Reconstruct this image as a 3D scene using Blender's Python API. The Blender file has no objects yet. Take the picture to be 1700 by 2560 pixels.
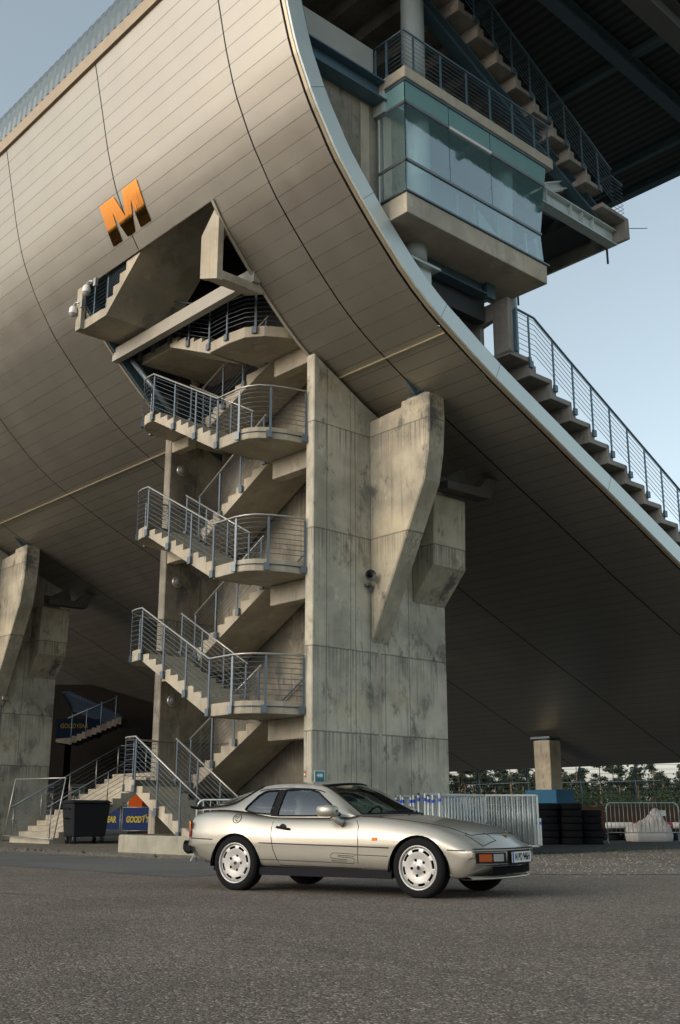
import bpy, bmesh, math, random
from mathutils import Vector, Matrix
R=math.radians; PI=math.pi
random.seed(7)
sc=bpy.context.scene; col=sc.collection
# ---------------------------------------------------------------- camera
cam=bpy.data.objects.new('camera',bpy.data.cameras.new('camera')); col.objects.link(cam); sc.camera=cam
cam.location=(0,0,.85); cam.rotation_euler=(R(90)+math.atan(760/2700),0,0)
cam.data.sensor_fit='HORIZONTAL'; cam.data.sensor_width=24; cam.data.lens=24*2700/1700
cam.data.clip_start=.05; cam.data.clip_end=4000
# ---------------------------------------------------------------- light
SUN_BEAR=R(238); SUN_EL=R(20)
w=bpy.data.worlds.new('World'); sc.world=w; w.use_nodes=True
nt=w.node_tree; bg=nt.nodes['Background']; sky=nt.nodes.new('ShaderNodeTexSky'); sky.sky_type='NISHITA'
sky.sun_disc=False; sky.sun_elevation=SUN_EL; sky.sun_rotation=SUN_BEAR; sky.air_density=1.1; sky.dust_density=2.2; sky.ozone_density=1.6
hs=nt.nodes.new('ShaderNodeHueSaturation'); hs.inputs['Saturation'].default_value=.52; hs.inputs['Hue'].default_value=.475; hs.inputs['Value'].default_value=1.25
nt.links.new(sky.outputs[0],hs.inputs['Color']); nt.links.new(hs.outputs[0],bg.inputs[0]); bg.inputs[1].default_value=.15
sun=bpy.data.objects.new('sun',bpy.data.lights.new('sun','SUN')); col.objects.link(sun)
sun.data.energy=.5; sun.data.angle=R(26); sun.data.color=(1,.82,.58)
sd=Vector((math.sin(SUN_BEAR)*math.cos(SUN_EL),math.cos(SUN_BEAR)*math.cos(SUN_EL),math.sin(SUN_EL)))
sun.rotation_euler=sd.to_track_quat('Z','Y').to_euler()
sc.view_settings.view_transform='Standard'; sc.view_settings.look='None'; sc.view_settings.gamma=1; sc.view_settings.exposure=.30
# ---------------------------------------------------------------- materials
def mat(name): 
    m=bpy.data.materials.new(name); m.use_nodes=True; return m,m.node_tree,m.node_tree.nodes['Principled BSDF']
def plain(name,c,rough=.5,metal=0,spec=.5,coat=0,noise=.12,nscale=3,bump=0,bscale=80,rvar=.08):
    m,t,b=mat(name); b.inputs['Metallic'].default_value=metal
    b.inputs['Specular IOR Level'].default_value=spec; b.inputs['Coat Weight'].default_value=coat; b.inputs['Coat Roughness'].default_value=.06
    tc=t.nodes.new('ShaderNodeTexCoord'); n=t.nodes.new('ShaderNodeTexNoise'); n.inputs['Scale'].default_value=nscale; n.inputs['Detail'].default_value=6
    t.links.new(tc.outputs['Object'],n.inputs['Vector'])
    mx=t.nodes.new('ShaderNodeMix'); mx.data_type='RGBA'
    mx.inputs[6].default_value=(*[x*(1-noise) for x in c],1); mx.inputs[7].default_value=(*[min(1,x*(1+noise)) for x in c],1)
    t.links.new(n.outputs['Fac'],mx.inputs[0]); t.links.new(mx.outputs[2],b.inputs['Base Color'])
    mr=t.nodes.new('ShaderNodeMapRange'); mr.inputs[3].default_value=max(.02,rough-rvar); mr.inputs[4].default_value=min(1,rough+rvar)
    t.links.new(n.outputs['Fac'],mr.inputs[0]); t.links.new(mr.outputs[0],b.inputs['Roughness'])
    if bump:
        n2=t.nodes.new('ShaderNodeTexNoise'); n2.inputs['Scale'].default_value=bscale; n2.inputs['Detail'].default_value=4
        t.links.new(tc.outputs['Object'],n2.inputs['Vector'])
        bp=t.nodes.new('ShaderNodeBump'); bp.inputs['Strength'].default_value=bump; bp.inputs['Distance'].default_value=.01
        t.links.new(n2.outputs['Fac'],bp.inputs['Height']); t.links.new(bp.outputs[0],b.inputs['Normal'])
    return m
def math_n(t,op,a,b=None,c=None):
    n=t.nodes.new('ShaderNodeMath'); n.operation=op
    for i,v in enumerate((a,b,c)):
        if v is None: continue
        if isinstance(v,(int,float)): n.inputs[i].default_value=v
        else: t.links.new(v,n.inputs[i])
    return n.outputs[0]
def mixc(t,f,a,b):
    n=t.nodes.new('ShaderNodeMix'); n.data_type='RGBA'
    if isinstance(f,(int,float)): n.inputs[0].default_value=f
    else: t.links.new(f,n.inputs[0])
    for i,v in ((6,a),(7,b)):
        if isinstance(v,tuple): n.inputs[i].default_value=(*v,1)
        else: t.links.new(v,n.inputs[i])
    return n.outputs[2]
def noise(t,vec,scale,detail=5,rough=.55,mapscale=None,dist=0):
    if mapscale:
        mp=t.nodes.new('ShaderNodeMapping'); mp.inputs['Scale'].default_value=mapscale; t.links.new(vec,mp.inputs['Vector']); vec=mp.outputs[0]
    n=t.nodes.new('ShaderNodeTexNoise'); n.inputs['Scale'].default_value=scale; n.inputs['Detail'].default_value=detail; n.inputs['Roughness'].default_value=rough; n.inputs['Distortion'].default_value=dist
    t.links.new(vec,n.inputs['Vector']); return n.outputs['Fac']
def ramp(t,f,lo,hi,a=0.,b=1.):
    n=t.nodes.new('ShaderNodeMapRange'); n.interpolation_type='SMOOTHSTEP'
    n.inputs[1].default_value=lo; n.inputs[2].default_value=hi; n.inputs[3].default_value=a; n.inputs[4].default_value=b
    t.links.new(f,n.inputs[0]); return n.outputs[0]
def concrete(name,light=(.36,.345,.29),dark=(.19,.18,.155),stain=.5,streak=.45,seams=(),vlines=(),rough=.85):
    """cast concrete: cloudy tone, vertical streaks, dark blotches, formwork joints at given z / x (object space)"""
    m,t,b=mat(name); tc=t.nodes.new('ShaderNodeTexCoord'); v=tc.outputs['Object']
    c1=ramp(t,noise(t,v,.9,7,.6,dist=.15),.3,.72)
    cc=mixc(t,c1,dark,light)
    st=ramp(t,noise(t,v,1,5,.6,(9,9,.22)),.50,.72)
    stm=ramp(t,noise(t,v,.7,3,.5),.42,.66)
    cc=mixc(t,math_n(t,'MULTIPLY',math_n(t,'MULTIPLY',st,stm),streak),cc,tuple(x*.42 for x in dark))
    bl=ramp(t,noise(t,v,1.3,9,.72,(1,1,.6),dist=.2),.53,.66)
    cc=mixc(t,math_n(t,'MULTIPLY',bl,stain),cc,(.095,.098,.092))
    b2=ramp(t,noise(t,v,3.7,8,.75,(1,1,.5),dist=.15),.55,.68)
    cc=mixc(t,math_n(t,'MULTIPLY',math_n(t,'MULTIPLY',b2,ramp(t,noise(t,v,.5,2),.45,.6)),stain),cc,(.07,.07,.065))
    wh=ramp(t,noise(t,v,1.9,7,.65,(1,1,.5),dist=.3),.60,.68)
    cc=mixc(t,math_n(t,'MULTIPLY',wh,.45),cc,tuple(min(1,x*1.25) for x in light))
    tn=ramp(t,noise(t,v,.8,4,.5,dist=.5),.5,.75)
    cc=mixc(t,math_n(t,'MULTIPLY',tn,.35),cc,(light[0]*1.0,light[1]*.88,light[2]*.66))
    sp=t.nodes.new('ShaderNodeSeparateXYZ'); t.links.new(v,sp.inputs[0])
    mask=None
    wob=math_n(t,'MULTIPLY',math_n(t,'SUBTRACT',noise(t,v,4,3),.5),.03)
    for ax,vals,wd in (('Z',seams,.018),('X',vlines,.012)):
        for s in vals:
            d=math_n(t,'ABSOLUTE',math_n(t,'ADD',math_n(t,'SUBTRACT',sp.outputs[ax],float(s)),wob))
            k=ramp(t,d,wd*.4,wd*1.4,1.,0.)
            mask=k if mask is None else math_n(t,'MAXIMUM',mask,k)
    if seams:
        dm=None
        for s in seams:
            d=math_n(t,'SUBTRACT',float(s),sp.outputs['Z']); k=math_n(t,'MULTIPLY',math_n(t,'GREATER_THAN',d,0.),ramp(t,d,0.,1.1,1.,0.))
            dm=k if dm is None else math_n(t,'MAXIMUM',dm,k)
        drip=math_n(t,'MULTIPLY',math_n(t,'POWER',dm,1.3),ramp(t,noise(t,v,1,5,.65,(16,16,.12)),.42,.62))
        cc=mixc(t,math_n(t,'MULTIPLY',drip,streak),cc,(.10,.10,.09))
    if mask is not None: cc=mixc(t,math_n(t,'MULTIPLY',mask,.6),cc,(.07,.065,.055))
    t.links.new(cc,b.inputs['Base Color']); b.inputs['Roughness'].default_value=rough; b.inputs['Specular IOR Level'].default_value=.25
    bp=t.nodes.new('ShaderNodeBump'); bp.inputs['Strength'].default_value=.35; bp.inputs['Distance'].default_value=.012
    h=math_n(t,'ADD',noise(t,v,22,5),math_n(t,'MULTIPLY',noise(t,v,1,4,.6,(14,14,.5)),1.2))
    if mask is not None: h=math_n(t,'SUBTRACT',h,mask)
    t.links.new(h,bp.inputs['Height']); t.links.new(bp.outputs[0],b.inputs['Normal'])
    return m
M={}
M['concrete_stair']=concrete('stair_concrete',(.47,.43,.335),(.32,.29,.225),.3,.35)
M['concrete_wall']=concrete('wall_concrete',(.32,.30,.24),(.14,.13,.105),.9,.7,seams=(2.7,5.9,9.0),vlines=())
M['concrete_pier']=concrete('pier_concrete',(.57,.54,.43),(.32,.31,.25),.78,.62,seams=(2.65,4.53,7.26,9.87),vlines=(.42,1.17,1.33,2.1,2.28,3.1))
M['concrete_fin']=concrete('fin_concrete',(.53,.48,.36),(.29,.27,.21),.9,.65,seams=(4.53,7.26,9.87))
M['concrete_seat']=concrete('seating_concrete',(.36,.345,.31),(.21,.2,.18),.4,.3)
M['concrete_kerb']=concrete('plinth_concrete',(.42,.40,.31),(.25,.24,.19),.6,.7)
M['galv']=plain('galvanised_steel',(.115,.145,.17),.42,.4,noise=.2,nscale=9)
M['galv_light']=plain('bright_galvanised_steel',(.38,.38,.35),.36,.6,noise=.15,nscale=12)
M['bluesteel']=plain('blue_grey_painted_steel',(.085,.15,.19),.4,.25,noise=.15)
M['steel_dark']=plain('dark_painted_steel',(.075,.125,.155),.45,.1,noise=.2)
M['fascia']=plain('pale_metal_fascia',(.58,.66,.64),.38,.3,noise=.08)
M['gold']=plain('warm_metal_trim',(.50,.43,.30),.35,.6,noise=.08)
M['black']=plain('black_rubber_gap',(.012,.012,.012),.8,spec=.1)
M['rust_steel']=plain('weathered_bearing_steel',(.10,.095,.085),.6,.5,noise=.4,nscale=6)
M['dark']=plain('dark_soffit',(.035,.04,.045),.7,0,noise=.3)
M['white']=plain('white_paint',(.72,.72,.68),.45,noise=.05)
M['whitecol']=plain('pale_column_paint',(.36,.42,.42),.5,noise=.08)
def hullmat():
    m,t,b=mat('champagne_aluminium_cladding'); uv=t.nodes.new('ShaderNodeUVMap'); uv.uv_map='panel'
    sp=t.nodes.new('ShaderNodeSeparateXYZ'); t.links.new(uv.outputs[0],sp.inputs[0])
    X,Y=sp.outputs[0],sp.outputs[1]
    row=math_n(t,'DIVIDE',Y,.385); baycoord=math_n(t,'DIVIDE',X,5.02)
    fy=math_n(t,'FRACT',row); fx=math_n(t,'FRACT',baycoord)
    ly=math_n(t,'LESS_THAN',math_n(t,'MINIMUM',fy,math_n(t,'SUBTRACT',1.,fy)),.014)
    lx=math_n(t,'LESS_THAN',math_n(t,'MINIMUM',fx,math_n(t,'SUBTRACT',1.,fx)),.0042)
    cb=t.nodes.new('ShaderNodeCombineXYZ'); t.links.new(math_n(t,'FLOOR',row),cb.inputs[0]); t.links.new(math_n(t,'FLOOR',baycoord),cb.inputs[1])
    wn=t.nodes.new('ShaderNodeTexWhiteNoise'); t.links.new(cb.outputs[0],wn.inputs['Vector'])
    tcn=noise(t,uv.outputs[0],1.2,6,.6,(1,.35,1)); drip=ramp(t,noise(t,uv.outputs[0],1,5,.6,(6,.25,1)),.5,.75)
    c=mixc(t,tcn,(.335,.318,.272),(.405,.386,.334))
    c=mixc(t,math_n(t,'MULTIPLY',wn.outputs['Value'],.30),c,(.34,.31,.25))
    c=mixc(t,math_n(t,'MULTIPLY',drip,.14),c,(.33,.30,.24))
    c=mixc(t,ly,c,(.075,.068,.06)); c=mixc(t,lx,c,(.015,.014,.013))
    t.links.new(c,b.inputs['Base Color']); b.inputs['Metallic'].default_value=.86
    rr=math_n(t,'ADD',.40,math_n(t,'MULTIPLY',tcn,.16)); t.links.new(rr,b.inputs['Roughness'])
    # oil-canning of the thin sheets
    bp=t.nodes.new('ShaderNodeBump'); bp.inputs['Strength'].default_value=.5; bp.inputs['Distance'].default_value=.03
    h=math_n(t,'ADD',noise(t,uv.outputs[0],.7,2,.4,(1,1.6,1)),math_n(t,'MULTIPLY',math_n(t,'MULTIPLY',math_n(t,'SUBTRACT',wn.outputs['Value'],.5),fy),.5))
    h=math_n(t,'SUBTRACT',h,math_n(t,'MULTIPLY',math_n(t,'MAXIMUM',lx,ly),.5))
    t.links.new(h,bp.inputs['Height']); t.links.new(bp.outputs[0],b.inputs['Normal'])
    return m
M['hull']=hullmat()
M['corr']=plain('corrugated_aluminium',(.17,.205,.21),.38,.6,noise=.1)
def rib_shaded(name,c,period,axis='X',rough=.6):
    m,t,b=mat(name); tc=t.nodes.new('ShaderNodeTexCoord'); sp=t.nodes.new('ShaderNodeSeparateXYZ'); t.links.new(tc.outputs['Object'],sp.inputs[0])
    f=math_n(t,'FRACT',math_n(t,'DIVIDE',sp.outputs[axis],period)); h=math_n(t,'LESS_THAN',f,.45)  # rib shade painted as dark stripes; the sheet itself stays flat
    t.links.new(mixc(t,h,c,tuple(x*.45 for x in c)),b.inputs['Base Color']); b.inputs['Roughness'].default_value=rough
    return m
M['deck']=rib_shaded('trapezoidal_roof_deck',(.05,.058,.066),.28)
def glassmat(name,tint,refl=.12,rough=.02,film=None):
    m=bpy.data.materials.new(name); m.use_nodes=True; t=m.node_tree; t.nodes.clear()
    o=t.nodes.new('ShaderNodeOutputMaterial'); tr=t.nodes.new('ShaderNodeBsdfTransparent'); tr.inputs[0].default_value=(*tint,1)
    gl=t.nodes.new('ShaderNodeBsdfGlossy'); gl.inputs['Roughness'].default_value=rough; gl.inputs['Color'].default_value=(.9,.97,1,1)
    lw=t.nodes.new('ShaderNodeFresnel'); lw.inputs[0].default_value=1.5
    f=math_n(t,'ADD',math_n(t,'MULTIPLY',lw.outputs[0],1.3),refl)
    nz=t.nodes.new('ShaderNodeTexCoord'); nn=noise(t,nz.outputs['Object'],1.5,3); bp=t.nodes.new('ShaderNodeBump'); bp.inputs['Strength'].default_value=.06; bp.inputs['Distance'].default_value=.02
    t.links.new(nn,bp.inputs['Height']); t.links.new(bp.outputs[0],gl.inputs['Normal'])
    mx=t.nodes.new('ShaderNodeMixShader'); t.links.new(f,mx.inputs[0]); t.links.new(tr.outputs[0],mx.inputs[1]); t.links.new(gl.outputs[0],mx.inputs[2])
    if film:
        df=t.nodes.new('ShaderNodeBsdfDiffuse'); df.inputs[0].default_value=(*film,1); m2=t.nodes.new('ShaderNodeMixShader'); m2.inputs[0].default_value=.12
        t.links.new(mx.outputs[0],m2.inputs[1]); t.links.new(df.outputs[0],m2.inputs[2]); t.links.new(m2.outputs[0],o.inputs[0])
    else: t.links.new(mx.outputs[0],o.inputs[0])
    return m
M['boxglass']=glassmat('teal_glazing',(.70,.92,.93),.20,.03,(.42,.72,.72))
# ---------------------------------------------------------------- mesh builder
UL_ANG=R(90-47.7)
def ulp(u,l,z=0.):
    c,s=math.cos(UL_ANG),math.sin(UL_ANG); return Vector((u*c-l*s,u*s+l*c,z))
ORI={}
class MB:
    def __init__(s): s.v=[]; s.f=[]; s.sm=[]; s.mi=[]
    def add(s,vs,fs,smooth=False,mi=0):
        o=len(s.v); s.v+=[tuple(x) for x in vs]; s.f+=[tuple(o+i for i in f) for f in fs]; s.sm+=[smooth]*len(fs); s.mi+=[mi]*len(fs); return s
    def box(s,x0,x1,y0,y1,z0,z1,mi=0):
        x0,x1=min(x0,x1),max(x0,x1); y0,y1=min(y0,y1),max(y0,y1); z0,z1=min(z0,z1),max(z0,z1)
        return s.add([(x0,y0,z0),(x1,y0,z0),(x1,y1,z0),(x0,y1,z0),(x0,y0,z1),(x1,y0,z1),(x1,y1,z1),(x0,y1,z1)],
              [(0,3,2,1),(4,5,6,7),(0,1,5,4),(1,2,6,5),(2,3,7,6),(3,0,4,7)],mi=mi)
    def prism(s,poly,a0,a1,axis,mi=0,smooth=False):
        """poly 2D; axis 'x': poly=(y,z); 'y': poly=(x,z); 'z': poly=(x,y)"""
        n=len(poly)
        def P(p,a): return (a,p[0],p[1]) if axis=='x' else ((p[0],a,p[1]) if axis=='y' else (p[0],p[1],a))
        vs=[P(p,a0) for p in poly]+[P(p,a1) for p in poly]
        s.add(vs,[tuple(range(n)),tuple(range(2*n-1,n-1,-1))],mi=mi)
        o=len(s.v)-2*n
        for i in range(n):
            j=(i+1)%n; s.f.append((o+i,o+n+i,o+n+j,o+j)); s.sm.append(smooth); s.mi.append(mi)
        return s
    def tube(s,pts,r,n=6,closed=False,mi=0,cap=True):
        pts=[Vector(p) for p in pts]; m=len(pts); rings=[]
        for i,p in enumerate(pts):
            a=pts[i-1] if (i>0 or closed) else p; b=pts[(i+1)%m] if (i<m-1 or closed) else p
            d=(b-a); d=d.normalized() if d.length>1e-9 else Vector((0,0,1))
            ref=Vector((0,0,1)) if abs(d.z)<.9 else Vector((1,0,0))
            e1=d.cross(ref).normalized(); e2=d.cross(e1).normalized()
            rr=r[i] if isinstance(r,(list,tuple)) else r
            rings.append([p+e1*(rr*math.cos(2*PI*k/n))+e2*(rr*math.sin(2*PI*k/n)) for k in range(n)])
        vs=[v for ring in rings for v in ring]; fs=[]
        for i in range(m if closed else m-1):
            j=(i+1)%m
            for k in range(n): fs.append((i*n+k,i*n+(k+1)%n,j*n+(k+1)%n,j*n+k))
        if cap and not closed: fs+= [tuple(range(n-1,-1,-1)),tuple(range((m-1)*n,m*n))]
        return s.add(vs,fs,smooth=True,mi=mi)
    def cyl(s,a,b,r,n=16,mi=0): return s.tube([a,b],r,n,mi=mi)
    def grid(s,rows,smooth=True,closed=False,mi=0):
        m=len(rows); n=len(rows[0]); vs=[p for r in rows for p in r]; fs=[]
        for i in range(m-1):
            for j in range(n if closed else n-1): fs.append((i*n+j,i*n+(j+1)%n,(i+1)*n+(j+1)%n,(i+1)*n+j))
        return s.add(vs,fs,smooth=smooth,mi=mi)
    def lathe(s,prof,origin,axis,n=32,mi=0,smooth=True):
        """prof: (r, h) ; axis: unit vector"""
        ax=Vector(axis).normalized(); ref=Vector((0,0,1)) if abs(ax.z)<.9 else Vector((1,0,0)); e1=ax.cross(ref).normalized(); e2=ax.cross(e1)
        o=Vector(origin); rows=[[o+ax*h+(e1*math.cos(2*PI*k/n)+e2*math.sin(2*PI*k/n))*r for k in range(n)] for r,h in prof]
        return s.grid(rows,smooth,True,mi=mi)
    def build(s,name,m,parent=None,origin=None,bevel=0,recalc=True):
        org=Vector(origin) if origin is not None else (ORI.get(parent.name,Vector((0,0,0))) if parent is not None else Vector((0,0,0)))
        me=bpy.data.meshes.new(name); me.from_pydata([tuple(Vector(v)-org) for v in s.v],[],s.f)
        for i,p in enumerate(me.polygons): p.use_smooth=s.sm[i]; p.material_index=s.mi[i]
        if recalc:
            b=bmesh.new(); b.from_mesh(me); bmesh.ops.recalc_face_normals(b,faces=b.faces); b.to_mesh(me); b.free()
        for k in (m if isinstance(m,(list,tuple)) else [m]): me.materials.append(k)
        o=bpy.data.objects.new(name,me); col.objects.link(o)
        if parent is not None: o.parent=parent; ORI[o.name]=org
        if bevel:
            bv=o.modifiers.new('bevel','BEVEL'); bv.width=bevel; bv.segments=1; bv.limit_method='ANGLE'; bv.angle_limit=R(40)
        return o
def tag(o,label=None,cat=None,group=None,kind=None):
    for k,v in (('label',label),('category',cat),('group',group),('kind',kind)):
        if v: o[k]=v
    return o
def root(name,label,cat,loc=(0,0,0),rot=0,group=None,org=(0,0,0)):
    o=bpy.data.objects.new(name,None); col.objects.link(o); o.location=loc; o.rotation_euler=(0,0,rot); ORI[o.name]=Vector(org); o.empty_display_size=.2
    return tag(o,label,cat,group)
def ulroot(name,label,cat,u,l,z=0,group=None):
    """empty at (u,l,z) of the building grid; children are written in absolute (u,l,z)"""
    return root(name,label,cat,ulp(u,l,z),UL_ANG,group,(u,l,z))
def copy_tree(o,parent=None):
    c=o.copy(); col.objects.link(c); c.parent=parent
    if parent is not None: c.matrix_parent_inverse=o.matrix_parent_inverse.copy()
    for ch in [x for x in bpy.data.objects if x.parent==o]: copy_tree(ch,c)
    return c
# ================================================================ GROUND
def groundmat(name,ca,cb,cc,scale,rough=.9,bump=.6,patch=.35,vor=True,wear=0):
    m,t,b=mat(name); tc=t.nodes.new('ShaderNodeTexCoord'); v=tc.outputs['Object']
    vo=t.nodes.new('ShaderNodeTexVoronoi'); vo.inputs['Scale'].default_value=scale; t.links.new(v,vo.inputs['Vector'])
    sp=t.nodes.new('ShaderNodeSeparateColor'); t.links.new(vo.outputs['Color'],sp.inputs[0])
    g=ramp(t,sp.outputs[0],.1,.95)
    c=mixc(t,g,ca,cb)
    c=mixc(t,ramp(t,sp.outputs[1],.86,.97),c,cc)
    c=mixc(t,ramp(t,noise(t,v,scale*.35,4,.7),.5,.75,0,.5),c,tuple(x*.55 for x in ca))
    pt=ramp(t,noise(t,v,.35,6,.6,dist=.8),.35,.7,0,patch)
    c=mixc(t,pt,c,tuple(x*.62 for x in ca))
    pt2=ramp(t,noise(t,v,2.1,6,.7,dist=.5),.52,.75,0,patch)
    c=mixc(t,pt2,c,tuple(x*1.1 for x in cb))
    if wear:
        # hairline cracks, old tyre marks and oil spots
        ve=t.nodes.new('ShaderNodeTexVoronoi'); ve.feature='DISTANCE_TO_EDGE'; ve.inputs['Scale'].default_value=.28
        wob=t.nodes.new('ShaderNodeTexNoise'); wob.inputs['Scale'].default_value=1.3; wob.inputs['Detail'].default_value=6; t.links.new(v,wob.inputs['Vector'])
        va=t.nodes.new('ShaderNodeVectorMath'); va.operation='MULTIPLY_ADD'; va.inputs[1].default_value=(.9,.9,0); t.links.new(wob.outputs['Color'],va.inputs[0]); t.links.new(v,va.inputs[2]); t.links.new(va.outputs[0],ve.inputs['Vector'])
        ck=math_n(t,'MULTIPLY',ramp(t,ve.outputs['Distance'],.0006,.0032,1.,0.),ramp(t,noise(t,v,.22,3),.50,.60))
        c=mixc(t,math_n(t,'MULTIPLY',ck,.6),c,(.03,.027,.024))
        s3=t.nodes.new('ShaderNodeSeparateXYZ'); t.links.new(v,s3.inputs[0])
        for (cx,cy,r_) in ((-14,-3,17.5),(-14,-3,19.0),(22,2,19.2),(22,2,20.7)):
            dd=math_n(t,'SQRT',math_n(t,'ADD',math_n(t,'POWER',math_n(t,'SUBTRACT',s3.outputs[0],float(cx)),2.),math_n(t,'POWER',math_n(t,'SUBTRACT',s3.outputs[1],float(cy)),2.)))
            k=math_n(t,'MULTIPLY',ramp(t,math_n(t,'ABSOLUTE',math_n(t,'SUBTRACT',dd,r_)),.06,.13,1.,0.),ramp(t,noise(t,v,.5,5,.7),.42,.62))
            c=mixc(t,math_n(t,'MULTIPLY',k,.28),c,(.035,.032,.03))
        oil=ramp(t,noise(t,v,1.1,3,.45,dist=.3),.70,.78); c=mixc(t,math_n(t,'MULTIPLY',oil,.55),c,(.03,.027,.025))
    t.links.new(c,b.inputs['Base Color']); b.inputs['Roughness'].default_value=rough; b.inputs['Specular IOR Level'].default_value=.3
    bp=t.nodes.new('ShaderNodeBump'); bp.inputs['Strength'].default_value=bump; bp.inputs['Distance'].default_value=.012
    t.links.new(math_n(t,'ADD',math_n(t,'MULTIPLY',vo.outputs['Distance'],-1.),math_n(t,'MULTIPLY',noise(t,v,scale*.6,4),.8)),bp.inputs['Height']); t.links.new(bp.outputs[0],b.inputs['Normal'])
    return m
G_as=groundmat('coarse_asphalt',(.090,.075,.060),(.212,.180,.142),(.43,.39,.33),70,bump=.9,wear=1)
G_sm=groundmat('smooth_asphalt',(.095,.097,.092),(.135,.136,.126),(.2,.2,.19),120,bump=.3,patch=.5)
G_gr=groundmat('gravel_strip',(.11,.097,.077),(.20,.178,.142),(.32,.29,.24),30,bump=1.,patch=.5)
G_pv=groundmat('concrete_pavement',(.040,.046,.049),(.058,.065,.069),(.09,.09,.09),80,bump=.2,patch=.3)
b=MB(); b.add([(-900,-300,0),(900,-300,0),(900,1500,0),(-900,1500,0)],[(0,1,2,3)]); g=b.build('ground',G_as,recalc=False); tag(g,kind='structure',label='coarse grey brown asphalt of the forecourt')
def sheet(name,pts,z,m,label):
    # outline subdivided and roughened so the edge is not ruler straight
    P=[]; rr=random.Random(3)
    for i in range(len(pts)):
        a=Vector(pts[i]); c=Vector(pts[(i+1)%len(pts)]); n=max(1,min(90,int((c-a).length/.5)))
        for k in range(n):
            p=a.lerp(c,k/n); P.append((p.x+rr.uniform(-.06,.06),p.y+rr.uniform(-.06,.06),z))
    b=MB(); b.add(P,[tuple(range(len(P)))]); o=b.build(name,m,recalc=False); tag(o,kind='structure',label=label)
    if o.data.polygons[0].normal.z<0: o.data.flip_normals()
    return o
W=lambda u,l:(ulp(u,l).x,ulp(u,l).y)
sheet('road',[W(8.0,60),W(9.3,13.65),W(15.5,14.6),W(15.2,19),W(12.75,19.2),W(12.65,28),W(13.8,60)],.004,G_sm,'smooth dark asphalt lane along the stair')
sheet('gravel_strip',[W(12.75,19.2),W(12.65,28),W(13.8,60),W(19.5,60),W(19.5,24),W(15.2,19)],.002,G_gr,'gravel verge in front of the stair and steps')
sheet('gravel_verge',[W(13.0,12.2),W(14.0,10.4),W(15.28,9.2),W(28,-6),W(40,8),W(27.3,16.4),W(21.1,16.0),W(17,17.4)],.006,G_gr,'pale gravel strip right of the car')
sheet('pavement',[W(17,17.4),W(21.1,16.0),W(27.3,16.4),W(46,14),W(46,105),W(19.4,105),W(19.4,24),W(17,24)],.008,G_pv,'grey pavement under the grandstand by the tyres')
LE=112
G_grass=groundmat('mown_grass',(.022,.032,.012),(.045,.058,.022),(.06,.07,.03),25,bump=.5)
sheet('grass_field',[W(46,-160),W(46,300),W(420,300),W(420,-160)],.010,G_grass,'grass field beyond the grandstand')
# ================================================================ GRANDSTAND
gs=ulroot('grandstand','large grandstand with curved champagne metal underside, stepped concrete seating and a dark roof deck','grandstand',14.7,14.7)
PROF=[(11.2,19.4),(11.38,18.6),(11.54,17.88),(11.62,17.51),(11.71,17.12),(11.81,16.76),(11.92,16.38),(12.05,16.02),(12.21,15.68),(12.38,15.32),(12.57,14.98),(12.78,14.66),(12.99,14.33),(13.2,14.04),(13.5,13.70),(13.85,13.32),(14.2,12.96),(14.63,12.55),(15.05,12.17),(15.47,11.84),(15.9,11.55),(16.19,11.38),(16.53,11.20),(17.3,10.80),(18.0,10.46),(18.67,10.16),(19.9,9.63),(21.1,9.1),(22.2,8.64),(23.3,8.16),(24.4,7.68),(25.45,7.22),(27.8,6.28),(30.9,5.08),(34,3.88),(37,2.75)]
# arc length, zero at z=17.88 joint line
arc=[0]
for i in range(1,len(PROF)): arc.append(arc[-1]+math.dist(PROF[i-1],PROF[i]))
a0=[arc[i] for i in range(len(PROF)) if PROF[i]==(11.54,17.88)][0]
arc=[a-a0+.385*20 for a in arc]
def hull_pt(i,off=0):
    p=Vector(PROF[i]); a=Vector(PROF[max(0,i-1)]); c=Vector(PROF[min(len(PROF)-1,i+1)]); d=(c-a).normalized(); n=Vector((-d.y,d.x))
    if n.x>0: n=-n     # outward = toward -u / down
    n=Vector((d.y,-d.x)) if Vector((d.y,-d.x)).x<0 else Vector((-d.y,d.x))
    return p+n*off
def hz(u): 
    for i in range(len(PROF)-1):
        if PROF[i][0]<=u<=PROF[i+1][0]:
            f=(u-PROF[i][0])/(PROF[i+1][0]-PROF[i][0]); return PROF[i][1]*(1-f)+PROF[i+1][1]*f
def on_hull(arcpos,off=0):
    for i in range(len(PROF)-1):
        if arc[i]<=arcpos<=arc[i+1]:
            f=(arcpos-arc[i])/(arc[i+1]-arc[i]); return hull_pt(i,off).lerp(hull_pt(i+1,off),f)
def arc_of_z(z):
    for i in range(len(PROF)-1):
        if PROF[i][1]>=z>=PROF[i+1][1]:
            f=(z-PROF[i][1])/(PROF[i+1][1]-PROF[i][1]); return arc[i]*(1-f)+arc[i+1]*f
LH0,LH1=18.40,24.66; IT=[i for i in range(len(PROF)) if PROF[i][0]==12.78][0]; IB=[i for i in range(len(PROF)) if PROF[i][0]==18.0][0]
ls=[14.72,16.6,LH0,21.62,LH1,26.64,31.66,36.68,41.7,46.7,51.7,56.7,61.8,66.8,71.8,76.8,90,LE]
me=bpy.data.meshes.new('hull_cladding'); bm=bmesh.new(); uvl=bm.loops.layers.uv.new('panel'); vd={}
def hv(i,j):
    if (i,j) not in vd: p=PROF[i]; vd[(i,j)]=bm.verts.new((p[0]-14.7,ls[j]-14.7,p[1]))
    return vd[(i,j)]
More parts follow.
